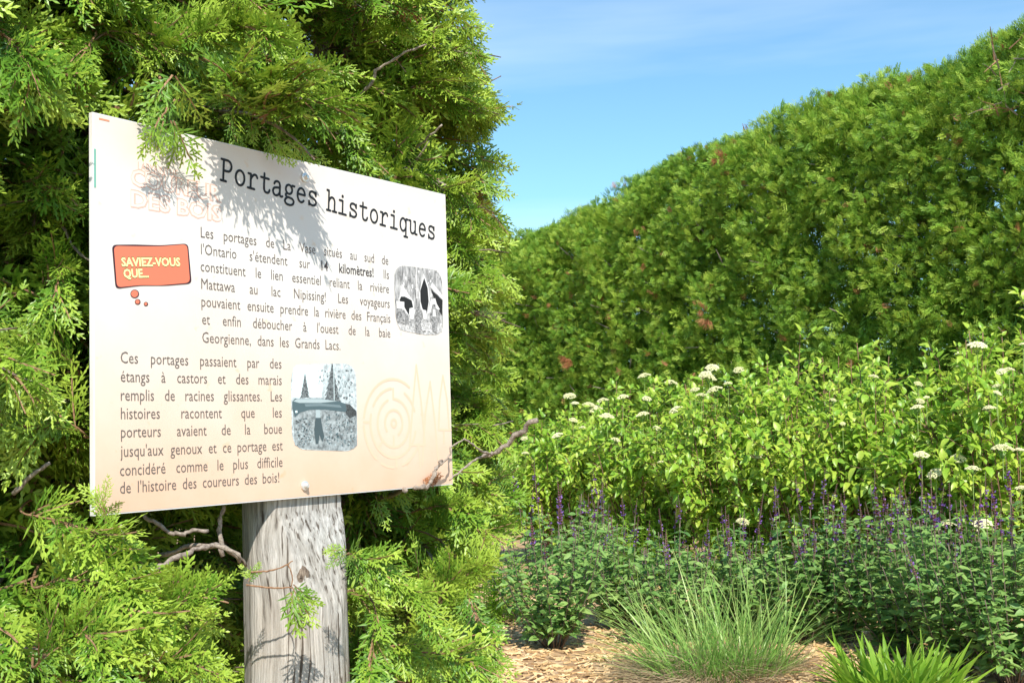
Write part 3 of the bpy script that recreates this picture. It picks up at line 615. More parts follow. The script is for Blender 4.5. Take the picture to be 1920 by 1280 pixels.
def cedar(px, d, rad, height, label, nl, seed, tr=.03, zmin=.12):
    r_ = np.random.default_rng(seed)
    c = P(px, 800, d); c[2] = 0
    th = thing('cedar_tree', c, label, 'tree', 'cedars growing in a row behind the sign')
    tb_ = MB(); zs = np.linspace(-.05, height, 16); wob = r_.uniform(0, 6)
    tp = np.array([[c[0] + .02 * math.sin(z * 2 + wob), c[1] + .02 * math.cos(z * 1.7 + wob), z] for z in zs])
    tb_.tube(tp, tr * (1 - .6 * np.clip(zs / height, 0, 1)) * (1 + .08 * r_.normal(size=16)), 10)
    worldpart('trunk', tb_, [M_bark], th, True)
    T, I, D = [], [], []
    for k in range(nl):
        z = zmin + (height - zmin) * (k + r_.uniform(0, 1)) / nl
        az = k * 2.399 + r_.uniform(-.4, .4); out = np.array([math.cos(az), math.sin(az), 0])
        sideness = out.dot(ZN)
        if sideness < -.3 and k % 3: continue                       # fewer limbs on the far side
        ln = rad * r_.uniform(.78, 1.08) * (1.0 if z < height * .7 else 1 - .5 * (z / height - .7) / .3)
        st = np.array([np.interp(z, zs, tp[:, 0]), np.interp(z, zs, tp[:, 1]), z])
        pts = limb_pts(st, az, ln, r_.uniform(-.1, .55), r_.uniform(.2, .9), r_)
        keep = [i for i in range(len(pts)) if not blocked(pts[i], .01)]
        cut = next((i for i in range(len(pts)) if i not in keep), len(pts))
        if cut < 3: continue
        pts = pts[:cut]
        lb = MB(); lb.tube(pts, np.linspace(.009, .0025, len(pts)) * r_.uniform(.7, 1.2), 5)
        for q in range(11):
            t = .3 + .7 * (q + r_.uniform(0, .8)) / 11
            p, tg = at_line(pts, min(t, 1)); s_ = 1 if q % 2 else -1
            sd_ = unit(np.cross(tg, [0, 0, 1])) * s_
            dr = unit(tg * r_.uniform(.6, 1) + sd_ * r_.uniform(.3, 1.0) + np.array([0, 0, r_.uniform(-.35, .3)]))
            tl = r_.uniform(.05, .13); e = p + dr * tl
            if blocked(e): continue
            lb.tube([p, p + dr * tl * .5 + rvec() * .006, e], [.003, .0022, .0015], 3)
            for u_ in (.1, .35, .5, .65, .8, .92, 1.):
                b0 = p + dr * tl * u_
                for rep in range(1 if u_ < .7 else 1):
                    m_ = spray_frame(b0, unit(dr + sd_ * r_.uniform(-.8, .8) + out * .3), r_, r_.uniform(.6, 1.1))
                    tip = b0 + m_[:3, 0] * .13
                    if blocked(tip) or blocked(b0, 0) or blocked((b0 + tip) / 2 + m_[:3, 1] * .03) or blocked((b0 + tip) / 2 - m_[:3, 1] * .03): continue
                    if r_.uniform() < .022: D.append(m_)
                    else: T.append(m_); I.append(int(r_.integers(0, len(SPR))))
        if r_.uniform() < .35:
            b0, tg = at_line(pts, r_.uniform(.2, .5)); dd = unit(tg + rvec() * .8)
            if not blocked(b0 + dd * .12): lb.tube([b0, b0 + dd * .05, b0 + dd * .1 + rvec() * .02], [.004, .003, .001], 4)
        link('branch', lb.mesh('branch', [M_bark if k % 3 else M_grey], True), th, np.eye(4))
    # inner foliage close to the trunk
    for k in range(int(nl * 26)):
        z = r_.uniform(zmin, height); az = r_.uniform(0, 6.28); rr0 = rad * r_.uniform(.1, .58)
        p = np.array([c[0] + rr0 * math.cos(az), c[1] + rr0 * math.sin(az), z])
        out = np.array([math.cos(az), math.sin(az), 0])
        if out.dot(ZN) > .2 and rr0 > rad * .5: continue
        m_ = spray_frame(p, out, r_, r_.uniform(1.1, 1.8))
        if blocked(p + m_[:3, 0] * .13) or blocked(p): continue
        T.append(m_); I.append(int(r_.integers(0, len(SPR))))
    return th, T, I, D
def shade_ok(p):
    t = wof(p) / -LDIR.dot(BACK)
    if t < .02: return True                       # behind the panel: its shadow cannot reach it
    q = p + LDIR * t; u, v_ = uof(q), q[2] - BO[2]
    if not (0 < u < PW and 0 < v_ < PH): return True
    x, y, d = proj(q); x, y = x[0], y[0]
    if 222 < x < 345 and y < 425: return True
    return 390 < x < 597 + (y - 330) * .28 and y < 440 + max(0, x - 550) * 1.2
def finish(th, T, I, D, n=300):
    keep = []
    for i, m_ in enumerate(T):
        s_ = np.linalg.norm(m_[:3, 0]); a = m_[:3, 3]; e = a + m_[:3, 0] * .13; w = m_[:3, 1] * .03; mid_ = (a + e) / 2
        px_, py_, d_ = proj(e)
        if id(m_) not in EX and px_[0] > np.interp(py_[0], SIL_Y, SIL_X) + rng.normal() * 15 - 6 + 12 * math.sin(py_[0] / 17.): continue
        if id(m_) in EX or all(shade_ok(q) for q in (a, mid_ + w, mid_ - w, e)): keep.append(i)
    T = [T[i] for i in keep]; I = [I[i] for i in keep]
    split(th, T, I, SPR, 'cedar_spray_kind', 'spray', 'foliage', n, 26)
    for m_ in D: link('dead_spray', DSP[rng.integers(0, 2)], th, m_)['label'] = 'dried orange brown spray'

trees = [
    cedar(-250, 1.95, .50, 3.0, 'cedar whose branches enter the frame at the far left edge', 64, 1, .035),
    cedar(90, 2.16, .42, 3.1, 'cedar with thin trunk just left of the sign panel', 62, 2, .018),
    cedar(300, 2.42, .43, 3.2, 'cedar standing straight behind the left half of the sign panel', 66, 3, .022),
    cedar(622, 2.88, .44, 3.5, 'cedar with grey shaggy trunk rising behind the right half of the sign', 84, 4, .034),
    cedar(770, 3.15, .22, 3.4, 'slim cedar at the right end of the row, beyond the sign', 60, 5, .022)]
A_, B_, C_, D_, E_ = trees

def tree_branch(tr, pts, r0, r1, mat=M_bark, name='branch', label=None, sides=7, anchor=False):
    pts = list(pts)
    if anchor:
        b = np.array(tr[0]['_b']); t0 = np.array([b[0], b[1], pts[0][2] - .04]); pts = [t0, (t0 + pts[0]) / 2 + np.array([0, 0, .03])] + pts
    pts = np.array(crv3(pts)); mb = MB(); k = np.linspace(0, 1, len(pts)); rs = r0 + (r1 - r0) * k
    rs = rs * (.7 if mat is M_grey else .7) * (1 + .12 * np.sin(k * 37 + r0 * 900) + .1 * rng.normal(size=len(k))); pts = pts + rng.normal(size=pts.shape) * rs[:, None] * .38 * np.minimum(1, np.arange(len(pts)))[:, None]; mb.tube(pts, rs, sides)
    o = link(name, mb.mesh(name, [mat], True), tr[0], np.eye(4))
    if label: o['label'] = label
    return pts
def crv3(p, k=5):
    p = np.array(p, float); q = np.vstack([2 * p[0] - p[1], p, 2 * p[-1] - p[-2]]); out = []
    for i in range(1, len(q) - 2):
        for t in np.arange(k) / k:
            out.append(.5 * (2 * q[i] + (q[i + 1] - q[i - 1]) * t + (2 * q[i - 1] - 5 * q[i] + 4 * q[i + 1] - q[i + 2]) * t * t + (3 * q[i] - q[i - 1] - 3 * q[i + 1] + q[i + 2]) * t ** 3))
    return out + [p[-1]]
def pxs(*a): return [P(*q) for q in a]
EX = set()
def add_spray(tr, p, q, face=None, s=1.0, k=None, dead=False, jit=.15, ex=False):
    f = (CAMLOC - p) if face is None else face
    m_ = frame(p, q - p, unit(f) + rng.normal(size=3) * jit, s)
    if dead: tr[3].append(m_)
    else:
        if ex: EX.add(id(m_))
        tr[1].append(m_); tr[2].append(int(rng.integers(0, len(SPR)) if k is None else k))

# boughs that hang over the top of the panel and throw the shadows on it
top = BO[2] + PH
def over(tr, root, targets, s=(.7, .95), lift=(.05, .13)):
    """sprays held out over the panel's top edge toward the sun"""
    for (sx_, sy_) in targets + targets:
        u, v_ = uv(sx_ + rng.uniform(-8, 8), sy_ + rng.uniform(-8, 8)); q = bpt(u, v_)
        t = (top + rng.uniform(*lift) - q[2]) / -LDIR[2]; tip = q - LDIR * t
        back = tip + unit(root - tip + rvec() * .05) * .12
        add_spray(tr, back, tip, -LDIR, rng.uniform(*s) * 1.2, jit=.3)
rt = P(470, 215, 2.02)
tree_branch(C_, [P(300, 170, 2.4), P(380, 200, 2.2), rt], .007, .004)
over(C_, rt, [(420, 380), (440, 400), (455, 370), (470, 410), (490, 400), (505, 425), (525, 415), (545, 440), (560, 450), (575, 475), (590, 470), (600, 485), (598, 460), (570, 430),
              (430, 350), (500, 370), (530, 380), (560, 390), (585, 410), (480, 345), (520, 350), (550, 360), (450, 330), (415, 330), (585, 430), (606, 498), (612, 508)])
tree_branch(C_, [rt, P(540, 250, 1.98), P(590, 300, 1.93)], .004, .002)
for a, c_ in (((560, 278), (632, 316)), ((540, 262), (600, 322)), ((520, 262), (556, 340)), ((500, 250), (520, 300)), ((430, 230), (455, 292)), ((470, 225), (480, 290)), ((590, 300), (640, 322))):
    p0 = P(*a, 1.96); p1 = P(*c_, 1.955); add_spray(C_, p0, p1, None, .45)
# the sprig hanging in front of the panel's top left
h0 = bpt(*uv(268, 232), .045); h1 = bpt(*uv(292, 200), .03)
tree_branch(C_, [P(300, 120, 2.05), P(303, 170, 1.95), h1, h0], .004, .0018, M_twig)
for a, c_, s_, w_ in (((258, 232), (236, 292), .45, .085), ((268, 238), (258, 285), .4, .08), ((292, 236), (332, 315), .62, .07), ((284, 236), (305, 285), .45, .075), ((300, 195), (255, 232), .5, .06), ((298, 195), (292, 240), .5, .05), ((295, 150), (255, 200), .6, .06), ((305, 150), (340, 200), .6, .05)):
    add_spray(C_, bpt(*uv(*a), w_ * .62), bpt(*uv(*c_), w_ * .55), None, s_ * 1.3, jit=.25, ex=True)
# bare and leafy twigs in front of the post
def gw(px, py, w): return bpt(*uv(px, py), w)
tree_branch(B_, [P(300, 1040, 1.95), P(380, 1020, 1.9), P(440, 1035, 1.86), P(462, 1060, 1.885)], .006, .0035, M_grey)
tree_branch(B_, [P(470, 1072, 1.885), P(500, 1070, 1.885), P(530, 1062, 1.885), P(549, 1051, 1.885)], .0022, .0014, M_twig, 'twig')
tree_branch(B_, [P(462, 1096, 1.885), P(490, 1099, 1.885), P(520, 1102, 1.885), P(547, 1100, 1.885)], .0024, .0016, M_twig, 'twig')
tree_branch(B_, [P(540, 1058, 1.885), P(548, 1078, 1.885), P(546, 1100, 1.885)], .0015, .0015, M_twig, 'twig')
for a, c_, s_ in (((548, 1100), (600, 1200), .6), ((550, 1095), (650, 1190), .5), ((546, 1110), (572, 1200), .65)):
    add_spray(B_, P(*a, 1.885), P(*c_, 1.885), None, s_, jit=.2)
for a, c_, s_ in (((470, 1085), (450, 1060), .3), ((465, 1090), (485, 1060), .3), ((650, 1030), (600, 1032), .4), ((655, 1035), (630, 1050), .35)):
    add_spray(B_, P(*a, 1.885), P(*c_, 1.885), None, s_)
# branches at the lower left
tree_branch(B_, [P(215, 1040, 1.75), P(250, 1065, 1.75), P(290, 1066, 1.76), P(330, 1045, 1.8), P(370, 1028, 1.85), P(410, 1022, 1.9), P(450, 1050, 1.95)], .007, .005, M_grey, 'dead_branch', 'bare grey crooked branch')
tree_branch(B_, [P(228, 1045, 1.75), P(232, 1010, 1.74), P(228, 985, 1.74)], .004, .003, M_grey)
tree_branch(B_, [P(270, 965, 1.85), P(300, 985, 1.85), P(330, 1000, 1.86), P(360, 995, 1.88), P(392, 996, 1.9)], .005, .004, M_grey)
tree_branch(B_, [P(420, 948, 1.95), P(412, 985, 1.95), P(418, 1040, 1.95)], .005, .006, M_grey)
tree_branch(B_, [P(318, 1270, 1.65), P(335, 1248, 1.63), P(355, 1230, 1.6)], .008, .005, M_grey, 'dead_branch', 'short broken branch stub')
tree_branch(B_, [P(25, 925, 1.75), P(60, 890, 1.74), P(95, 868, 1.73)], .005, .0035, M_grey, 'dead_branch', 'short straight bare stub')
tree_branch(B_, [P(-10, 245, 2.0), P(30, 236, 1.98), P(60, 248, 2.02), P(88, 250, 2.1)], .008, .008, M_grey)
tree_branch(B_, [P(85, 390, 1.95), P(110, 415, 1.9), P(140, 465, 1.88), P(172, 492, 1.9)], .0045, .003, M_grey)
tree_branch(B_, [P(90, 370, 1.98), P(72, 390, 1.96), P(60, 440, 1.95)], .007, .004, M_grey)
tree_branch(B_, [P(0, 150, 1.95), P(40, 200, 1.98), P(88, 245, 2.1)], .006, .01, M_bark)
# dead branches beyond and over the panel's lower right corner
tree_branch(D_, [gw(762, 916, .02), gw(785, 908, .025), gw(795, 880, .03), gw(807, 862, .03)], .007, .0045, M_grey, 'dead_branch', 'bare stub rising over the panel corner')
tree_branch(D_, [P(700, 935, 2.75), P(735, 925, 2.45), P(762, 917, 2.25)], .008, .007, M_grey)
tree_branch(D_, [gw(806, 870, .03), gw(822, 852, .03), P(845, 838, 2.36), P(871, 823, 2.38)], .0028, .0025, M_grey, 'twig')
tree_branch(D_, [P(871, 823, 2.38), P(888, 834, 2.4), P(903, 846, 2.43), P(925, 852, 2.5)], .0028, .0036, M_grey, 'twig')
tree_branch(D_, [P(905, 856, 2.5), P(928, 848, 2.5), P(965, 818, 2.48), P(1003, 785, 2.45)], .0065, .0085, M_grey, 'dead_branch', 'thick sawn off branch pointing up to the right')
tree_branch(D_, [gw(828, 900, .02), P(862, 884, 2.37), P(890, 862, 2.42), P(915, 852, 2.48)], .0025, .004, M_grey, 'twig')
for i in range(5):
    a = gw(787 + i * 4, 908 - i * 4, .012); c_ = gw(800 + i * 7, 893 + (i % 3) * 7, .012); add_spray(D_, a, c_, None, rng.uniform(.4, .6), dead=True)
# sprays seen at the crown edge against the sky, and a hanging sprig under the panel
for (x, y, dx, dy, d) in ((840, 20, 55, 20, 2.9), (850, 40, 40, 30, 2.9), (870, 160, 60, 40, 2.95), (890, 190, 55, 40, 2.95), (880, 210, 60, 20, 2.9), (890, 290, 60, 20, 3.0), (880, 320, 55, 20, 3.0), (890, 420, 50, 10, 3.0), (900, 90, -40, 30, 2.9),
                         (880, 560, 60, -10, 3.0), (900, 620, 50, 10, 3.0), (900, 700, 40, 20, 3.0), (900, 540, 60, 10, 3.05), (910, 900, 50, -20, 2.9), (930, 930, 55, 10, 2.9), (900, 960, 50, 10, 2.85), (860, 470, 60, 30, 2.95)):
    for k in range(3):
        a = P(x + rng.uniform(-14, 14), y + rng.uniform(-14, 14), d); c_ = P(x + dx + rng.uniform(-10, 10), y + dy + rng.uniform(-20, 20), d + rng.uniform(-.05, .05))
        add_spray(D_ if d < 2.94 else E_, a, c_, None, rng.uniform(.7, 1.1), jit=.5, ex=True)
add_spray(D_, P(705, 930, 2.3), P(722, 985, 2.28), None, .55)
tree_branch(D_, [P(720, 905, 2.5), P(706, 915, 2.35), P(705, 932, 2.3)], .002, .0012, M_twig, 'twig')
# large light branch across the crown, upper middle
tree_branch(D_, [P(585, 212, 2.75), P(640, 200, 2.66), P(690, 165, 2.6), P(712, 128, 2.58), P(760, 100, 2.56), P(800, 82, 2.55)], .007, .003, M_grey)
tree_branch(D_, [P(780, 278, 2.72), P(806, 255, 2.68), P(828, 235, 2.66)], .005, .003, M_grey)
tree_branch(D_, [P(720, 1060, 2.75), P(748, 1030, 2.72), P(770, 985, 2.7)], .007, .006, M_bark)
# low boughs right of the post and at the bottom left
def bough(tr, pts, r0, n_, s, jit=.55, spread=50):
    n_ = int(n_ * 1.7) if n_ > 6 else n_; r0 *= .8
    w = tree_branch(tr, pxs(*pts), r0, .0015, M_twig, anchor=True)[-5 * (len(pts) - 1) - 1:]
    for i in range(n_):
        t = .1 + .9 * (i + rng.uniform(0, .6)) / n_; p, tg = at_line(w, min(t, 1)); s_ = 1 if i % 2 else -1
        cam_ = unit(CAMLOC - p); sd_ = np.cross(tg, cam_) * s_
        e = unit(tg + sd_ * rng.uniform(.2, 1.0) * (1 - .5 * t) + rng.normal(size=3) * .12)
        if blocked(p, 0) and wof(p) > 0: continue
        s2 = s * rng.uniform(.6, 1.25); q = [proj(p + e * .13 * s2 * f + sd_ * g) for f, g in ((.5, .025), (.5, -.025), (1, 0))]
        if n_ > 6 and any(onpost(a[0][0], a[1][0]) or onboard(a[0][0], a[1][0], 0) for a in q): continue
        add_spray(tr, p, p + e * .12, cam_ - LDIR * .3, s2, jit=jit)
bough(D_, [(740, 1120, 2.5), (800, 1080, 2.35), (850, 1090, 2.28), (885, 1070, 2.25)], .004, 16, .8)
bough(D_, [(760, 1280, 2.4), (800, 1215, 2.3), (815, 1150, 2.25), (840, 1090, 2.2)], .005, 16, .8)
bough(D_, [(640, 1030, 2.15), (680, 1050, 2.1), (740, 1090, 2.08), (800, 1140, 2.05)], .003, 20, .7)
bough(D_, [(700, 1200, 2.2), (780, 1220, 2.15), (860, 1230, 2.12), (940, 1270, 2.1)], .004, 22, .8)
bough(D_, [(700, 1130, 2.15), (700, 1180, 2.1), (695, 1240, 2.05), (700, 1290, 2.02)], .003, 16, .85)
bough(D_, [(760, 960, 2.6), (830, 950, 2.5), (900, 990, 2.45), (950, 1020, 2.4)], .004, 18, .8)
bough(D_, [(800, 1000, 2.6), (850, 1040, 2.5), (880, 1120, 2.45), (900, 1180, 2.4)], .004, 18, .8)
bough(B_, [(40, 960, 1.75), (110, 975, 1.66), (170, 1000, 1.62), (215, 1050, 1.6)], .004, 22, .8)
bough(B_, [(60, 1100, 1.7), (130, 1085, 1.62), (200, 1110, 1.58), (250, 1160, 1.55)], .004, 22, .8)
bough(B_, [(250, 1200, 1.7), (320, 1140, 1.64), (380, 1120, 1.62), (430, 1130, 1.62)], .004, 20, .72)
bough(B_, [(290, 1080, 1.8), (330, 1120, 1.74), (350, 1180, 1.7), (400, 1250, 1.66)], .004, 20, .72)
bough(B_, [(60, 1250, 1.6), (110, 1200, 1.55), (160, 1190, 1.52), (190, 1230, 1.5)], .004, 20, .8)
bough(B_, [(240, 1290, 1.6), (290, 1250, 1.55), (350, 1240, 1.52), (420, 1270, 1.5)], .004, 20, .7)
bough(B_, [(195, 1010, 1.66), (198, 985, 1.66), (196, 960, 1.655), (192, 935, 1.65)], .002, 6, .35)
bough(B_, [(70, 560, 1.9), (110, 500, 1.8), (100, 560, 1.75), (75, 610, 1.74)], .003, 14, .75)
bough(B_, [(150, 700, 1.8), (110, 660, 1.76), (60, 670, 1.74), (20, 720, 1.72)], .003, 14, .8)
bough(B_, [(165, 820, 1.8), (120, 790, 1.76), (60, 800, 1.74), (5, 800, 1.72)], .003, 14, .8)
bough(B_, [(40, 340, 1.9), (90, 350, 1.82), (130, 370, 1.8), (145, 385, 1.78)], .003, 14, .8)
bough(A_, [(-60, 20, 1.7), (0, 60, 1.65), (40, 100, 1.62), (60, 150, 1.62)], .004, 16, .85)
bough(B_, [(180, 60, 2.0), (150, 110, 1.9), (120, 140, 1.85), (140, 190, 1.82)], .004, 18, .8)
bough(C_, [(300, 60, 2.1), (400, 60, 2.0), (440, 50, 1.95), (500, 60, 1.9)], .004, 18, .85)
bough(C_, [(215, 80, 2.05), (280, 85, 2.0), (340, 75, 1.98), (380, 60, 1.95)], .004, 16, .75)
bough(C_, [(430, 200, 2.2), (400, 170, 2.1), (350, 180, 2.05), (300, 215, 2.0)], .003, 16, .75)
for tr in trees: finish(*tr)

# ------------------------------------------------------------------ tall clipped hedge at the right
HA, HB = np.array([3.44, 7.9]), np.array([0., 13.0]); HD = HB - HA; HL = np.linalg.norm(HD); HD /= HL
HN = np.array([-HD[1], HD[0]]) * (1 if np.dot([-HD[1], HD[0]], -HA) > 0 else -1)
hb = np.array([*(HA + HD * 2), 0.])
hedge = thing('cedar_hedge', hb, 'tall clipped green cedar hedge behind the flowering shrubs, against the sky', 'hedge')
_tops = [(960, 442), (1090, 378), (1200, 308), (1300, 268), (1430, 222), (1480, 178), (1560, 168), (1640, 148), (1700, 132), (1790, 88), (1860, 48), (1920, 22)]
ts, hs = [], []
for x, y in _tops:
    r_ = ray(x, y); k = r_[0] / r_[1]; t = (HA[0] - k * HA[1]) / (k * HD[1] - HD[0]); Y = HA[1] + HD[1] * t; ts.append(t); hs.append(EYE + r_[2] / r_[1] * Y)
ts = np.array(ts)[::-1]; hs = np.array(hs)[::-1]
def hh(t): return float(np.interp(t, ts, hs)) + .07
ph_ = rng.uniform(0, 6.28, (14, 3)); fr_ = rng.uniform(2.5, 14, (14, 2)) * rng.choice([-1, 1], (14, 2))
def bump(a, z):
    return sum(math.sin(fr_[i, 0] * a + fr_[i, 1] * z + ph_[i, 0]) / (1 + .18 * np.hypot(*fr_[i])) for i in range(14)) * .055
T, I, DT = [], [], []
hr_ = np.random.default_rng(5); HOL = np.stack([hr_.uniform(-2.2, 10, 260), hr_.uniform(.3, 3.6, 260), hr_.uniform(.04, .12, 260), hr_.uniform(.03, .08, 260)], 1)
def hole(a, z): return bool((((HOL[:, 0] - a) / HOL[:, 2]) ** 2 + ((HOL[:, 1] - z) / HOL[:, 3]) ** 2 < 1).any())
a0, a1 = -2.2, HL + 3.2
NHD = 100000
for k in range(NHD):
    a = a0 + (a1 - a0) * rng.uniform() ** 1.15; H_ = hh(a); lay = rng.uniform() ** 1.5 * .5
    s = rng.uniform()
    if s < .84:
        z = H_ * rng.uniform(.0, 1.); edge = max(0, (z - (H_ - .6)) / .6)
        off = .38 * edge ** 2.2 + .22 * (1 - z / H_); bm = bump(a, z); dep = -bm + lay + off
        if lay < .2 and (bm < -.062 or hole(a, z)): continue
        p = HA + HD * a - HN * dep; out = np.array([*HN, .15 + edge * .9])
    else:
        w_ = .34 + rng.uniform(0, .7); z = H_ - lay * .5 + bump(a, 9 + w_) * .6; p = HA + HD * a - HN * w_; out = np.array([*(HN * .25), 1.])
    p3 = np.array([*p, max(z, .02)])
    m_ = frame(p3, unit(out * .8 + rng.normal(size=3) * .6 + np.array([0, 0, .1])), rvec(), rng.uniform(.38, .85))
    br = bump(a * 1.7 + 3, z * 1.4 + 5)
    if br > .15 and rng.uniform() < .06 or rng.uniform() < .012: DT.append(m_)
    else: T.append(m_); I.append(int(rng.integers(0, 6)))
for k in range(17000):
    a = a0 + (a1 - a0) * rng.uniform() ** 1.1; H_ = hh(a) - .25; z = rng.uniform(0, H_); p = HA + HD * a - HN * rng.uniform(.3, .75)
    T.append(frame([*p, z], rvec() + np.array([*HN, 0]) * .3, rvec(), rng.uniform(1.5, 2.3))); I.append(int(rng.integers(0, 6)))
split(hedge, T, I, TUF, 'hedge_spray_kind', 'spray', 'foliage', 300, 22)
stuff('dead_foliage', DT, [i % 2 for i in range(len(DT))], 'dead_hedge_spray_kind', DTUF, hedge)
for (x, y, w_) in ((1092, 668, .05), (1348, 580, .05), (1355, 600, .05), (1370, 300, .0), (1382, 296, .0), (1340, 735, .1), (1095, 684, .05), (1090, 676, .03)):
    r_ = ray(x, y); k = r_[0] / r_[1]; t = (HA[0] - k * HA[1]) / (k * HD[1] - HD[0]); Y = HA[1] + HD[1] * t
    q = P(x, y, Y) + np.array([*HN, 0]) * (.12 + w_)
    for i in range(3): link('dead_spray', DTUF[i % 2], hedge, frame(q + rvec() * .03, unit(np.array([*HN, -.3]) + rvec() * .6), rvec(), .8))['label'] = 'dried orange brown spray'
for i in range(16):
    a = a0 + (a1 - a0) * (i + .5) / 16; p = HA + HD * a - HN * .45; mb = MB(); H_ = hh(a) - .25
    mb.tube([[p[0], p[1], -.05], [p[0] + .03, p[1], H_ * .5], [p[0], p[1] + .02, H_]], [.045, .03, .012], 7); worldpart('trunk', mb, [M_bark], hedge, True)
    for j in range(9):
        z = H_ * (.12 + .86 * j / 9); d3 = unit(np.array([*(HN * .9 + HD * rng.uniform(-1, 1)), rng.uniform(.1, .7)])); q = np.array([*p, z])
        mb = MB(); mb.tube([q, q + d3 * .22 + rvec() * .03, q + d3 * .42 + rvec() * .04], [.012, .008, .003], 5); worldpart('branch', mb, [M_grey], hedge, True)
# the torn open spot near the top right
for i in range(16):
    q = P(1885 + rng.uniform(-25, 30), 150 + rng.uniform(-60, 90), 7.95); e = unit(rvec() * .8 + np.array([-.2, -.3, .3])); mb = MB()
    mb.tube([q, q + e * .1 + rvec() * .02, q + e * .22 + rvec() * .04], [.007, .005, .002], 4); worldpart('twig', mb, [M_grey if i % 2 else M_twig], hedge)

# ------------------------------------------------------------------ leaf kinds
def leaf_mesh(name, ln, wd, mat, fold=.25, droop=.35, wave=0, seg=4):
    mb = MB(); mid = []; lf = []; rt_ = []
    for i in range(seg + 1):
        t = i / seg; w = wd * math.sin(math.pi * (t ** .8)) ** .8 * .5 if 0 < t < 1 else (.02 * wd if t == 0 else 0)
        x = ln * t; z = -droop * ln * t * t
        mid.append([x, 0, z]); lf.append([x, w, z + fold * w + wave * ln * math.sin(9 * t)]); rt_.append([x, -w, z + fold * w - wave * ln * math.sin(9 * t)])
    n_ = seg + 1; mb.add(mid + lf + rt_, [f for i in range(seg) for f in ((i, i + 1, n_ + i + 1, n_ + i), (i, 2 * n_ + i, 2 * n_ + i + 1, i + 1))])
    return mb.mesh(name, [mat], True)
LEAF = [leaf_mesh('shrub_leaf', .085, .050, M_shrub, .3, .25), leaf_mesh('shrub_leaf', .075, .042, M_shrub, .45, .45), leaf_mesh('shrub_leaf', .06, .03, M_shrub, .2, .1), leaf_mesh('shrub_leaf', .092, .046, M_shrub, .35, .6)]
SLEAF = [leaf_mesh('sage_leaf', .06, .026, M_sage, .3, .35, .02), leaf_mesh('sage_leaf', .048, .02, M_sage, .5, .6, .03), leaf_mesh('sage_leaf', .07, .034, M_sage, .2, .2, .02)]
def cyme(seed):
    r_ = np.random.default_rng(seed); mb = MB()
    for k in range(130):
        rr_ = .036 * math.sqrt(r_.uniform()); a = r_.uniform(0, 6.28); z = .016 * (1 - (rr_ / .036) ** 2) + r_.uniform(-.003, .003)
        c = np.array([rr_ * math.cos(a), rr_ * math.sin(a), z]); q = unit([rr_ * math.cos(a) * 12, rr_ * math.sin(a) * 12, 1]); x = unit(np.cross(q, r_.normal(size=3))); y = np.cross(q, x); s = .0052
        mb.add([c + x * s, c + y * s, c - x * s, c - y * s, c + q * s * .8], [(0, 1, 4), (1, 2, 4), (2, 3, 4), (3, 0, 4)], 0)
    for k in range(9):
        a = k * .7; e = np.array([.026 * math.cos(a), .026 * math.sin(a), .004]); mb.tube([[0, 0, -.03], e * .5 + np.array([0, 0, -.012]), e], [.0015, .001, .0008], 3, 1, False)
    return mb.mesh('flower_head', [M_petal, M_sage])
CYM = [cyme(i) for i in range(4)]

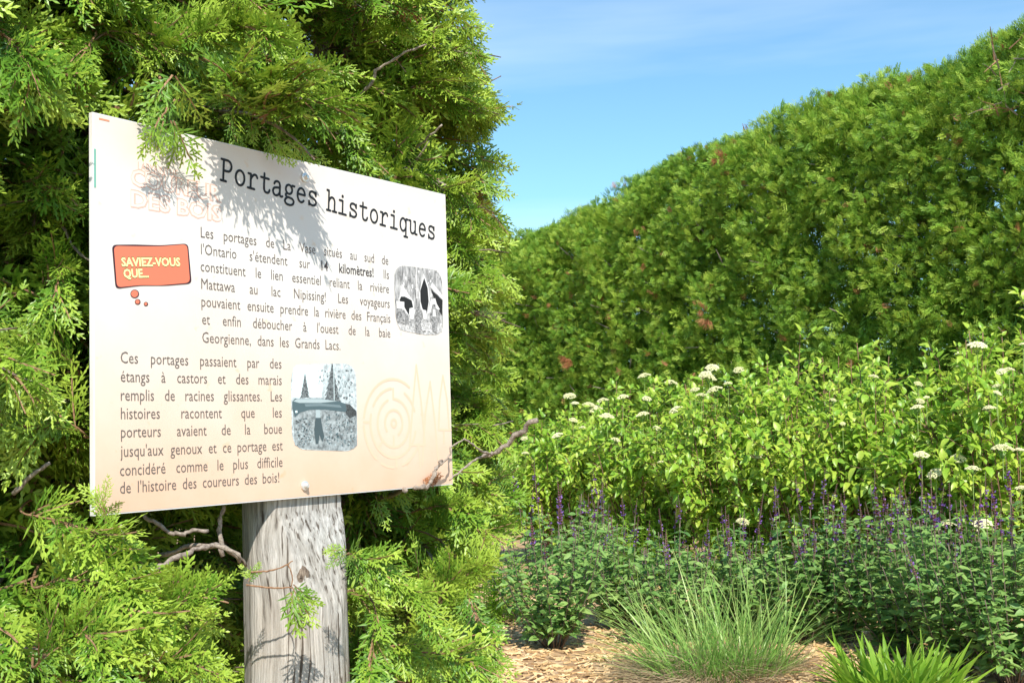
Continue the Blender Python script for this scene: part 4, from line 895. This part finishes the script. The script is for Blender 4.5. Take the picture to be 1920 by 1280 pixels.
def shrub(px, d, h, rad, label, seed, flowers=(), nst=46):
    r_ = np.random.default_rng(seed); c = P(px, 900, d); c[2] = 0
    th = thing('flowering_shrub', c, label, 'shrub', 'white flowering dogwood shrubs in front of the hedge')
    T, I = [], []
    for k in range(nst):
        az = k * 2.399 + r_.uniform(-.3, .3); q = math.sqrt((k + .5) / nst); rr_ = rad * q * 1.05
        top_ = h * (1 - .42 * q ** 2.2) * r_.uniform(.8, 1.05)
        b0 = c + np.array([math.cos(az), math.sin(az), 0]) * .12 * rad * r_.uniform(.3, 1.5)
        t0 = c + np.array([math.cos(az) * rr_, math.sin(az) * rr_, top_])
        midp = (b0 + t0) / 2 + np.array([math.cos(az), math.sin(az), 0]) * rad * .12 + np.array([0, 0, .05])
        pts = np.array(crv3([b0, midp, t0], 6)); mb = MB(); mb.tube(pts, np.linspace(.0065, .002, len(pts)), 5)
        tips = [(t0, unit(t0 - midp), pts)]
        for j in range(20):
            t = r_.uniform(.18, .97); p, tg = at_line(pts, t); o2 = unit(np.array([math.cos(az + r_.uniform(-2, 2)), math.sin(az + r_.uniform(-2, 2)), r_.uniform(.1, 1.1)]))
            l2 = r_.uniform(.1, .24) * (1.15 - .5 * t); e = p + o2 * l2; mb.tube([p, p + o2 * l2 * .5 + [0, 0, -.01], e], [.0028, .002, .0012], 3, 0, False)
            tips.append((e, o2, [p, (p + e) / 2, e]))
        worldpart('stem', mb, [M_shstem], th, True)
        for e, d_, line in tips:
            line = np.array(line); seglen = max(.05, np.linalg.norm(line[-1] - line[-3 if len(line) > 2 else 0]))
            for pr in range(4):
                p, tg = at_line(line[-3:] if len(line) >= 3 else line, 1 - pr * .26); s1 = unit(np.cross(tg, [math.cos(pr * 1.57 + az), math.sin(pr * 1.57 + az), .3]))
                for sg in (1, -1):
                    x = unit(s1 * sg * (.9 if pr else .5) + tg * (.5 if pr else 1.) + r_.normal(size=3) * .2 + np.array([0, 0, .12]))
                    T.append(frame(p + x * .006, x, unit(np.array([0, 0, .7]) - LDIR * .8 + r_.normal(size=3) * .35), r_.uniform(.45, .88) * (1 if pr else .75))); I.append(int(r_.integers(0, 4)))
    T = [t for t in T]
    split(th, T, I, LEAF, 'shrub_leaf_kind', 'leaf', 'foliage', 300, 14)
    for (x, y, s) in flowers:
        r1 = ray(x, y); q = P(x, y, d)                # on the shrub's camera-side surface
        hz = q[2] / h; rr_ = rad * (np.clip((1 - hz) / .42, 0, 1)) ** (1 / 2.2) if hz > .58 else rad
        dx = (q[0] - c[0]) / max(rad, 1e-3); dd = d - math.sqrt(max(0, rr_ ** 2 - (q[0] - c[0]) ** 2)) * 1.0 - .2 if rr_ > abs(q[0] - c[0]) else d - .2
        q = P(x, y, dd)
        link('flower_head', CYM[r_.integers(0, 4)], th, frame(q, [math.cos(x), math.sin(x), 0], unit(np.array([r_.uniform(-.35, .35), -.4 + r_.uniform(-.25, .2), 1.])), s / 2 / (.037 * FPX / dd) * r_.uniform(.85, 1.1)))
        mb = MB(); mb.tube([q + [0, .01, -.14], q + [0, .005, -.06], q + [0, 0, -.01]], [.002, .0018, .0016], 4); worldpart('flower_stalk', mb, [M_sage], th)
    return th
F = [(1068, 743, 24), (1077, 757, 18), (1103, 760, 24), (1130, 752, 22), (1118, 768, 28), (1138, 782, 30), (1168, 745, 22), (1208, 706, 27), (1213, 748, 20), (1205, 778, 26), (1258, 719, 24), (1268, 770, 30), (1075, 788, 18), (1092, 802, 16), (1045, 817, 20), (1154, 825, 18), (1125, 842, 22), (983, 822, 14), (985, 850, 14), (1232, 803, 16), (1240, 867, 14),
     (1335, 690, 30), (1322, 703, 24), (1330, 709, 32), (1303, 731, 22), (1340, 732, 30), (1315, 742, 22), (1385, 694, 20), (1418, 858, 26), (1457, 884, 18), (1365, 720, 20), (1638, 707, 22), (1722, 720, 20), (1725, 752, 18), (1720, 765, 26), (1737, 745, 14), (1562, 750, 16), (1580, 794, 12),
     (1832, 650, 34), (1801, 664, 22), (1808, 684, 28), (1878, 697, 20), (1892, 694, 20), (1855, 766, 26), (1870, 737, 16), (1868, 724, 18), (1728, 854, 30), (1797, 860, 28), (1824, 880, 28), (1755, 888, 38), (1880, 843, 46), (1912, 845, 26), (1915, 916, 22), (1777, 983, 38), (1840, 985, 44), (1392, 978, 24), (1918, 646, 16)]
SH = [(1050, 9.3, 1.24, .58, 'dogwood shrub with many small white flower heads, farthest left beside the cedars'),
      (1215, 8.6, 1.38, .62, 'dogwood shrub dotted with white flower heads, second from the left along the hedge'),
      (1385, 7.9, 1.50, .66, 'dogwood shrub with a cluster of white flower heads at its top left corner'),
      (1545, 7.3, 1.56, .66, 'tall yellow green dogwood shrub almost without flowers, fourth from the left'),
      (1720, 6.75, 1.38, .66, 'yellow green dogwood shrub with few blooms, second from the right edge'),
      (1905, 6.3, 1.63, .66, 'dogwood shrub with the largest cream flower heads at the right edge of the frame')]
for i, (px, d, h, rad, lab) in enumerate(SH):
    fl = [f for f in F if min(range(6), key=lambda j: abs(SH[j][0] - f[0])) == i]
    shrub(px, d, h, rad, lab, 40 + i, fl)

# ------------------------------------------------------------------ sages with violet spikes
def spike(seed, ln):
    r_ = np.random.default_rng(seed); mb = MB(); mb.tube([[0, 0, 0], [.004, 0, ln * .5], [0, .003, ln]], [.0022, .0016, .0008], 4, 0, False)
    nw = int(ln / .011)
    for k in range(nw):
        z = ln * (.12 + .88 * k / nw); t = k / nw
        for j in range(7):
            a = j * .9 + k * .5 + r_.uniform(-.2, .2); e = unit([math.cos(a), math.sin(a), .7]); l = .010 * (1 - .62 * t); p = np.array([0, 0, z]); y = unit(np.cross(e, [0, 0, 1])) * .0042 * (1 - .4 * t)
            mb.add([p, p + e * l * .5 + y, p + e * l, p + e * l * .5 - y], [(0, 1, 2), (0, 2, 3)], 1)
            if t < .6 and r_.uniform() < .14:
                q = p + e * l * .8; l2 = .010; y = y * 1.6; mb.add([q, q + e * l2 * .5 + y, q + e * l2 + np.array([0, 0, .003]), q + e * l2 * .5 - y, q + e * l2 * .9 - np.array([0, 0, .005])], [(0, 1, 2), (0, 2, 3), (0, 1, 4), (0, 4, 3)], 2)
    return mb.mesh('flower_spike', [M_sagest, M_calyx, M_violet])
SPK = [spike(i, (.12, .16, .2, .1)[i % 4]) for i in range(8)]
def sage(px, py, h, rad, label, seed, nst=34, nsp=12, spikes=()):
    r_ = np.random.default_rng(seed); c = G(px, py)
    h *= 1.42; th = thing('sage_plant', c, label, 'plant', 'violet flowering sages along the mulch path')
    T, I = [], []
    for k in range(nst):
        az = k * 2.399 + r_.uniform(-.3, .3); q = math.sqrt((k + .5) / nst); top_ = h * (1 - .38 * q * q) * r_.uniform(.7, 1.05)
        b0 = c + np.array([math.cos(az), math.sin(az), 0]) * .05 * q; t0 = c + np.array([math.cos(az) * rad * q, math.sin(az) * rad * q, top_])
        mp_ = (b0 + t0) / 2 + np.array([math.cos(az), math.sin(az), 0]) * rad * .13 * q
        pts = np.array(crv3([b0, mp_, t0], 5)); mb = MB(); mb.tube(pts, np.linspace(.0035, .002, len(pts)), 4); worldpart('stem', mb, [M_sagest], th, True)
        n_ = int(11 * top_ / .5) + 4
        for j in range(n_):
            t = .14 + .84 * j / n_; p, tg = at_line(pts, t); a = az + j * 1.57
            for sg in (0, math.pi):
                x = unit(np.array([math.cos(a + sg), math.sin(a + sg), r_.uniform(-.1, .6)]) + r_.normal(size=3) * .15)
                T.append(frame(p, x, unit(np.array([0, 0, .8]) - LDIR * .7 + r_.normal(size=3) * .35), r_.uniform(.7, 1.15) * (1.1 - .35 * t))); I.append(int(r_.integers(0, 3)))
                if r_.uniform() < .5:
                    T.append(frame(p + x * .02, unit(x + r_.normal(size=3) * .5 + np.array([0, 0, .3])), r_.normal(size=3) + np.array([0, 0, 1.5]), r_.uniform(.45, .7))); I.append(int(r_.integers(0, 3)))
        if (k < nsp * 1.5 and k % 2) or r_.uniform() < .17:
            dr = unit(unit(pts[-1] - pts[-2]) + np.array([0, 0, .8]) + r_.normal(size=3) * .17); link('flower_spike', SPK[r_.integers(0, 8)], th, frame(t0 + dr * r_.uniform(-.05, .02), np.cross(dr, rvec()), dr, r_.uniform(.75, 1.35)))
    split(th, T, I, SLEAF, 'sage_leaf_kind', 'leaf', 'foliage', 200, 13)
    return th
SG = [(1040, 1212, .55, .34, 'violet flowering sage on its own at the left, bare soil and mulch at its foot', 12),
      (1165, 1172, .43, .26, 'violet sage second from the left, left of the tall grass tuft', 12),
      (1270, 1200, .42, .28, 'violet sage standing just behind the tall grass tuft', 10),
      (1385, 1185, .40, .28, 'violet sage behind the right edge of the grass tuft, under the shrubs', 12),
      (1492, 1205, .46, .28, 'dark green sage right of the grass tuft with upright violet spikes', 14),
      (1580, 1205, .52, .30, 'sage with the densest group of reddish spikes, between grass tuft and low weed', 18),
      (1690, 1228, .54, .30, 'broad grey green sage directly behind the low lance leaved weed', 14),
      (1795, 1262, .52, .29, 'grey green sage with few spikes, second from the right edge in front', 10),
      (1900, 1282, .53, .30, 'grey green sage at the right edge of the frame with one bright violet spike', 10),
      (1110, 1110, .42, .24, 'small far sage peeping over between the two leftmost sages', 8),
      (1740, 1165, .46, .28, 'sage behind the front row, below the two large cream flower heads', 10),
      (1860, 1175, .46, .28, 'rear sage at the right edge, pressed against the flowering shrub', 8)]
for i, (px, py, h, rad, lab, ns) in enumerate(SG): sage(px, py, h, rad, lab, 60 + i, 34, ns)

# ------------------------------------------------------------------ grasses, weeds
def blade(seed, ln, wd, mat, bend):
    r_ = np.random.default_rng(seed); mb = MB(); v = []; seg = 6
    for i in range(seg + 1):
        t = i / seg; w = wd * (1 - t ** 1.7) * .5 + .0002; v += [[ln * t, w, -bend * ln * t * t], [ln * t, -w, -bend * ln * t * t + .0008]]
    mb.add(v, [(2 * i, 2 * i + 1, 2 * i + 3, 2 * i + 2) for i in range(seg)]); return mb.mesh('grass_blade', [mat], True)
BLD = [blade(i, .42 + .06 * (i % 3), .0055 + .0016 * (i % 3), M_grass, .12 + .17 * (i % 4)) for i in range(8)]
DBL = [blade(20 + i, .22, .004, M_dry, .5) for i in range(3)]
def tuft(px, py, label, n1, n2, seed, rad, ln, lean=(0, 0), key='a', blades=BLD, steep=(.5, 2.6), npart=150, ex=1.0):
    r_ = np.random.default_rng(seed); c = G(px, py); th = thing('grass_tuft', c, label, 'grass')
    T, I = [], []
    for k in range(n1):
        az = r_.uniform(0, 6.28); q = r_.uniform() ** .5; b0 = c + np.array([math.cos(az) * ex, math.sin(az), 0]) * rad * q
        x = unit(np.array([math.cos(az) * q + lean[0] + r_.normal() * .42, math.sin(az) * q + lean[1] + r_.normal() * .3, r_.uniform(*steep)]))
        T.append(frame(b0, x, unit(np.array([0, 0, 1.]) + r_.normal(size=3) * .4), ln * r_.uniform(.3, 1.15))); I.append(int(r_.integers(0, len(blades))))
    split(th, T, I, blades, 'blade_kind_' + key, 'blade', 'blades', npart, 10)
    if n2:
        T = []
        for k in range(n2):
            az = r_.uniform(0, 6.28); q = r_.uniform() ** .5; b0 = c + np.array([math.cos(az), math.sin(az), 0]) * rad * 1.7 * q + np.array([0, 0, r_.uniform(0, .13) * (1 - q)])
            T.append(frame(b0, unit(np.array([math.cos(az), math.sin(az), r_.uniform(-.1, .8)])), unit(np.array([0, 0, 1.]) + r_.normal(size=3) * .5), r_.uniform(.4, .9)))
        stuff('dry_blades', T, [int(i % 3) for i in range(n2)], 'dry_blade_kind', DBL, th)
    return th
tuft(1345, 1268, 'large tuft of tall pale green grass with dry blades at its foot', 820, 3000, 80, .22, .86, (-.12, -.05), steep=(.7, 2.8), ex=1.3)
LUL = [leaf_mesh('weed_leaf', .24, .024, M_lush, .35, .3, 0, 6), leaf_mesh('weed_leaf', .19, .03, M_lush, .3, .5, 0, 6), leaf_mesh('weed_leaf', .28, .02, M_lush, .4, .2, 0, 6)]
tuft(1690, 1325, 'low clump of bright green lance leaves at the bottom edge, right', 520, 0, 81, .17, .95, (0, 0), 'w', LUL, (.6, 2.4), 140)
FE = [leaf_mesh('weed_leaf', .05, .008, M_lush, .3, .3), leaf_mesh('weed_leaf', .065, .010, M_lush, .3, .6)]
def weed(px, py, h, rad, label, seed, nst, leafs=FE, key='f', ms=M_lush, npart=120):
    r_ = np.random.default_rng(seed); c = G(px, py); th = thing('weed_clump', c, label, 'weeds'); T, I = [], []
    for k in range(nst):
        az = r_.uniform(0, 6.28); q = r_.uniform() ** .5; b0 = c + np.array([math.cos(az), math.sin(az), 0]) * rad * q; t0 = b0 + np.array([math.cos(az) * .05, math.sin(az) * .05, h * r_.uniform(.6, 1.05)])
        mb = MB(); pts = np.array([b0, (b0 + t0) / 2 + rvec() * .01, t0]); mb.tube(pts, [.0025, .002, .001], 3); worldpart('stem', mb, [ms], th)
        for j in range(26):
            p, tg = at_line(pts, .1 + .9 * j / 26); a = j * 2.4; T.append(frame(p, unit([math.cos(a), math.sin(a), r_.uniform(.2, 1.)]), unit(np.array([0, 0, 1.]) + r_.normal(size=3) * .4), r_.uniform(.7, 1.2))); I.append(int(r_.integers(0, 2)))
    split(th, T, I, leafs, 'weed_leaf_kind_' + key, 'leaf', 'foliage', npart, 10); return th
weed(915, 1165, .38, .22, 'feathery light green weeds between the cedars and the leftmost sage', 90, 60)
weed(1200, 1090, .47, .4, 'lime green weeds growing behind the leftmost sages', 91, 90)
weed(1090, 1020, .40, .35, 'sunny yellow green weeds in the gap under the leftmost shrub', 92, 80)
weed(1010, 1000, .42, .3, 'fresh green weeds at the foot of the hedge beside the cedars', 93, 40)
weed(1420, 1110, .5, .35, 'small patch of lime weeds seen between the sages right of the grass tuft', 94, 70)

# ------------------------------------------------------------------ loose wood chips and litter
def chip(seed):
    r_ = np.random.default_rng(seed); mb = MB(); l, w, h = r_.uniform(.012, .028), r_.uniform(.003, .007), r_.uniform(.001, .003)
    mb.box((0, 0, h), (l, w, h)); v = mb.v[0]; v[:, 1] *= np.where(v[:, 0] > 0, r_.uniform(.3, 1), 1); v[:, 2] += np.abs(v[:, 0]) * r_.uniform(0, .25); return mb.mesh('wood_chip', [M_chip])
CH = [chip(i) for i in range(6)]; T = []
while len(T) < 20000:
    x, y = rng.uniform(-1.0, 3.2), rng.uniform(3.3, 8.5)
    if rng.uniform() > (3.6 / y) ** 1.2: continue
    a = rng.uniform(0, 6.28); T.append(frame([x, y, gz(x, y) + rng.uniform(0, .008)], [math.cos(a), math.sin(a), rng.normal() * .18], [rng.normal() * .25, rng.normal() * .25, 1], rng.uniform(.6, 1.25)))
wc = stuff('wood_chips', T, [int(i % 6) for i in range(len(T))], 'wood_chip_kind', CH, None)
wc['label'] = 'pale tan wood chip mulch scattered over the path'; wc['category'] = 'mulch'
for o in SC.objects:
    if '_b' in o: del o['_b']
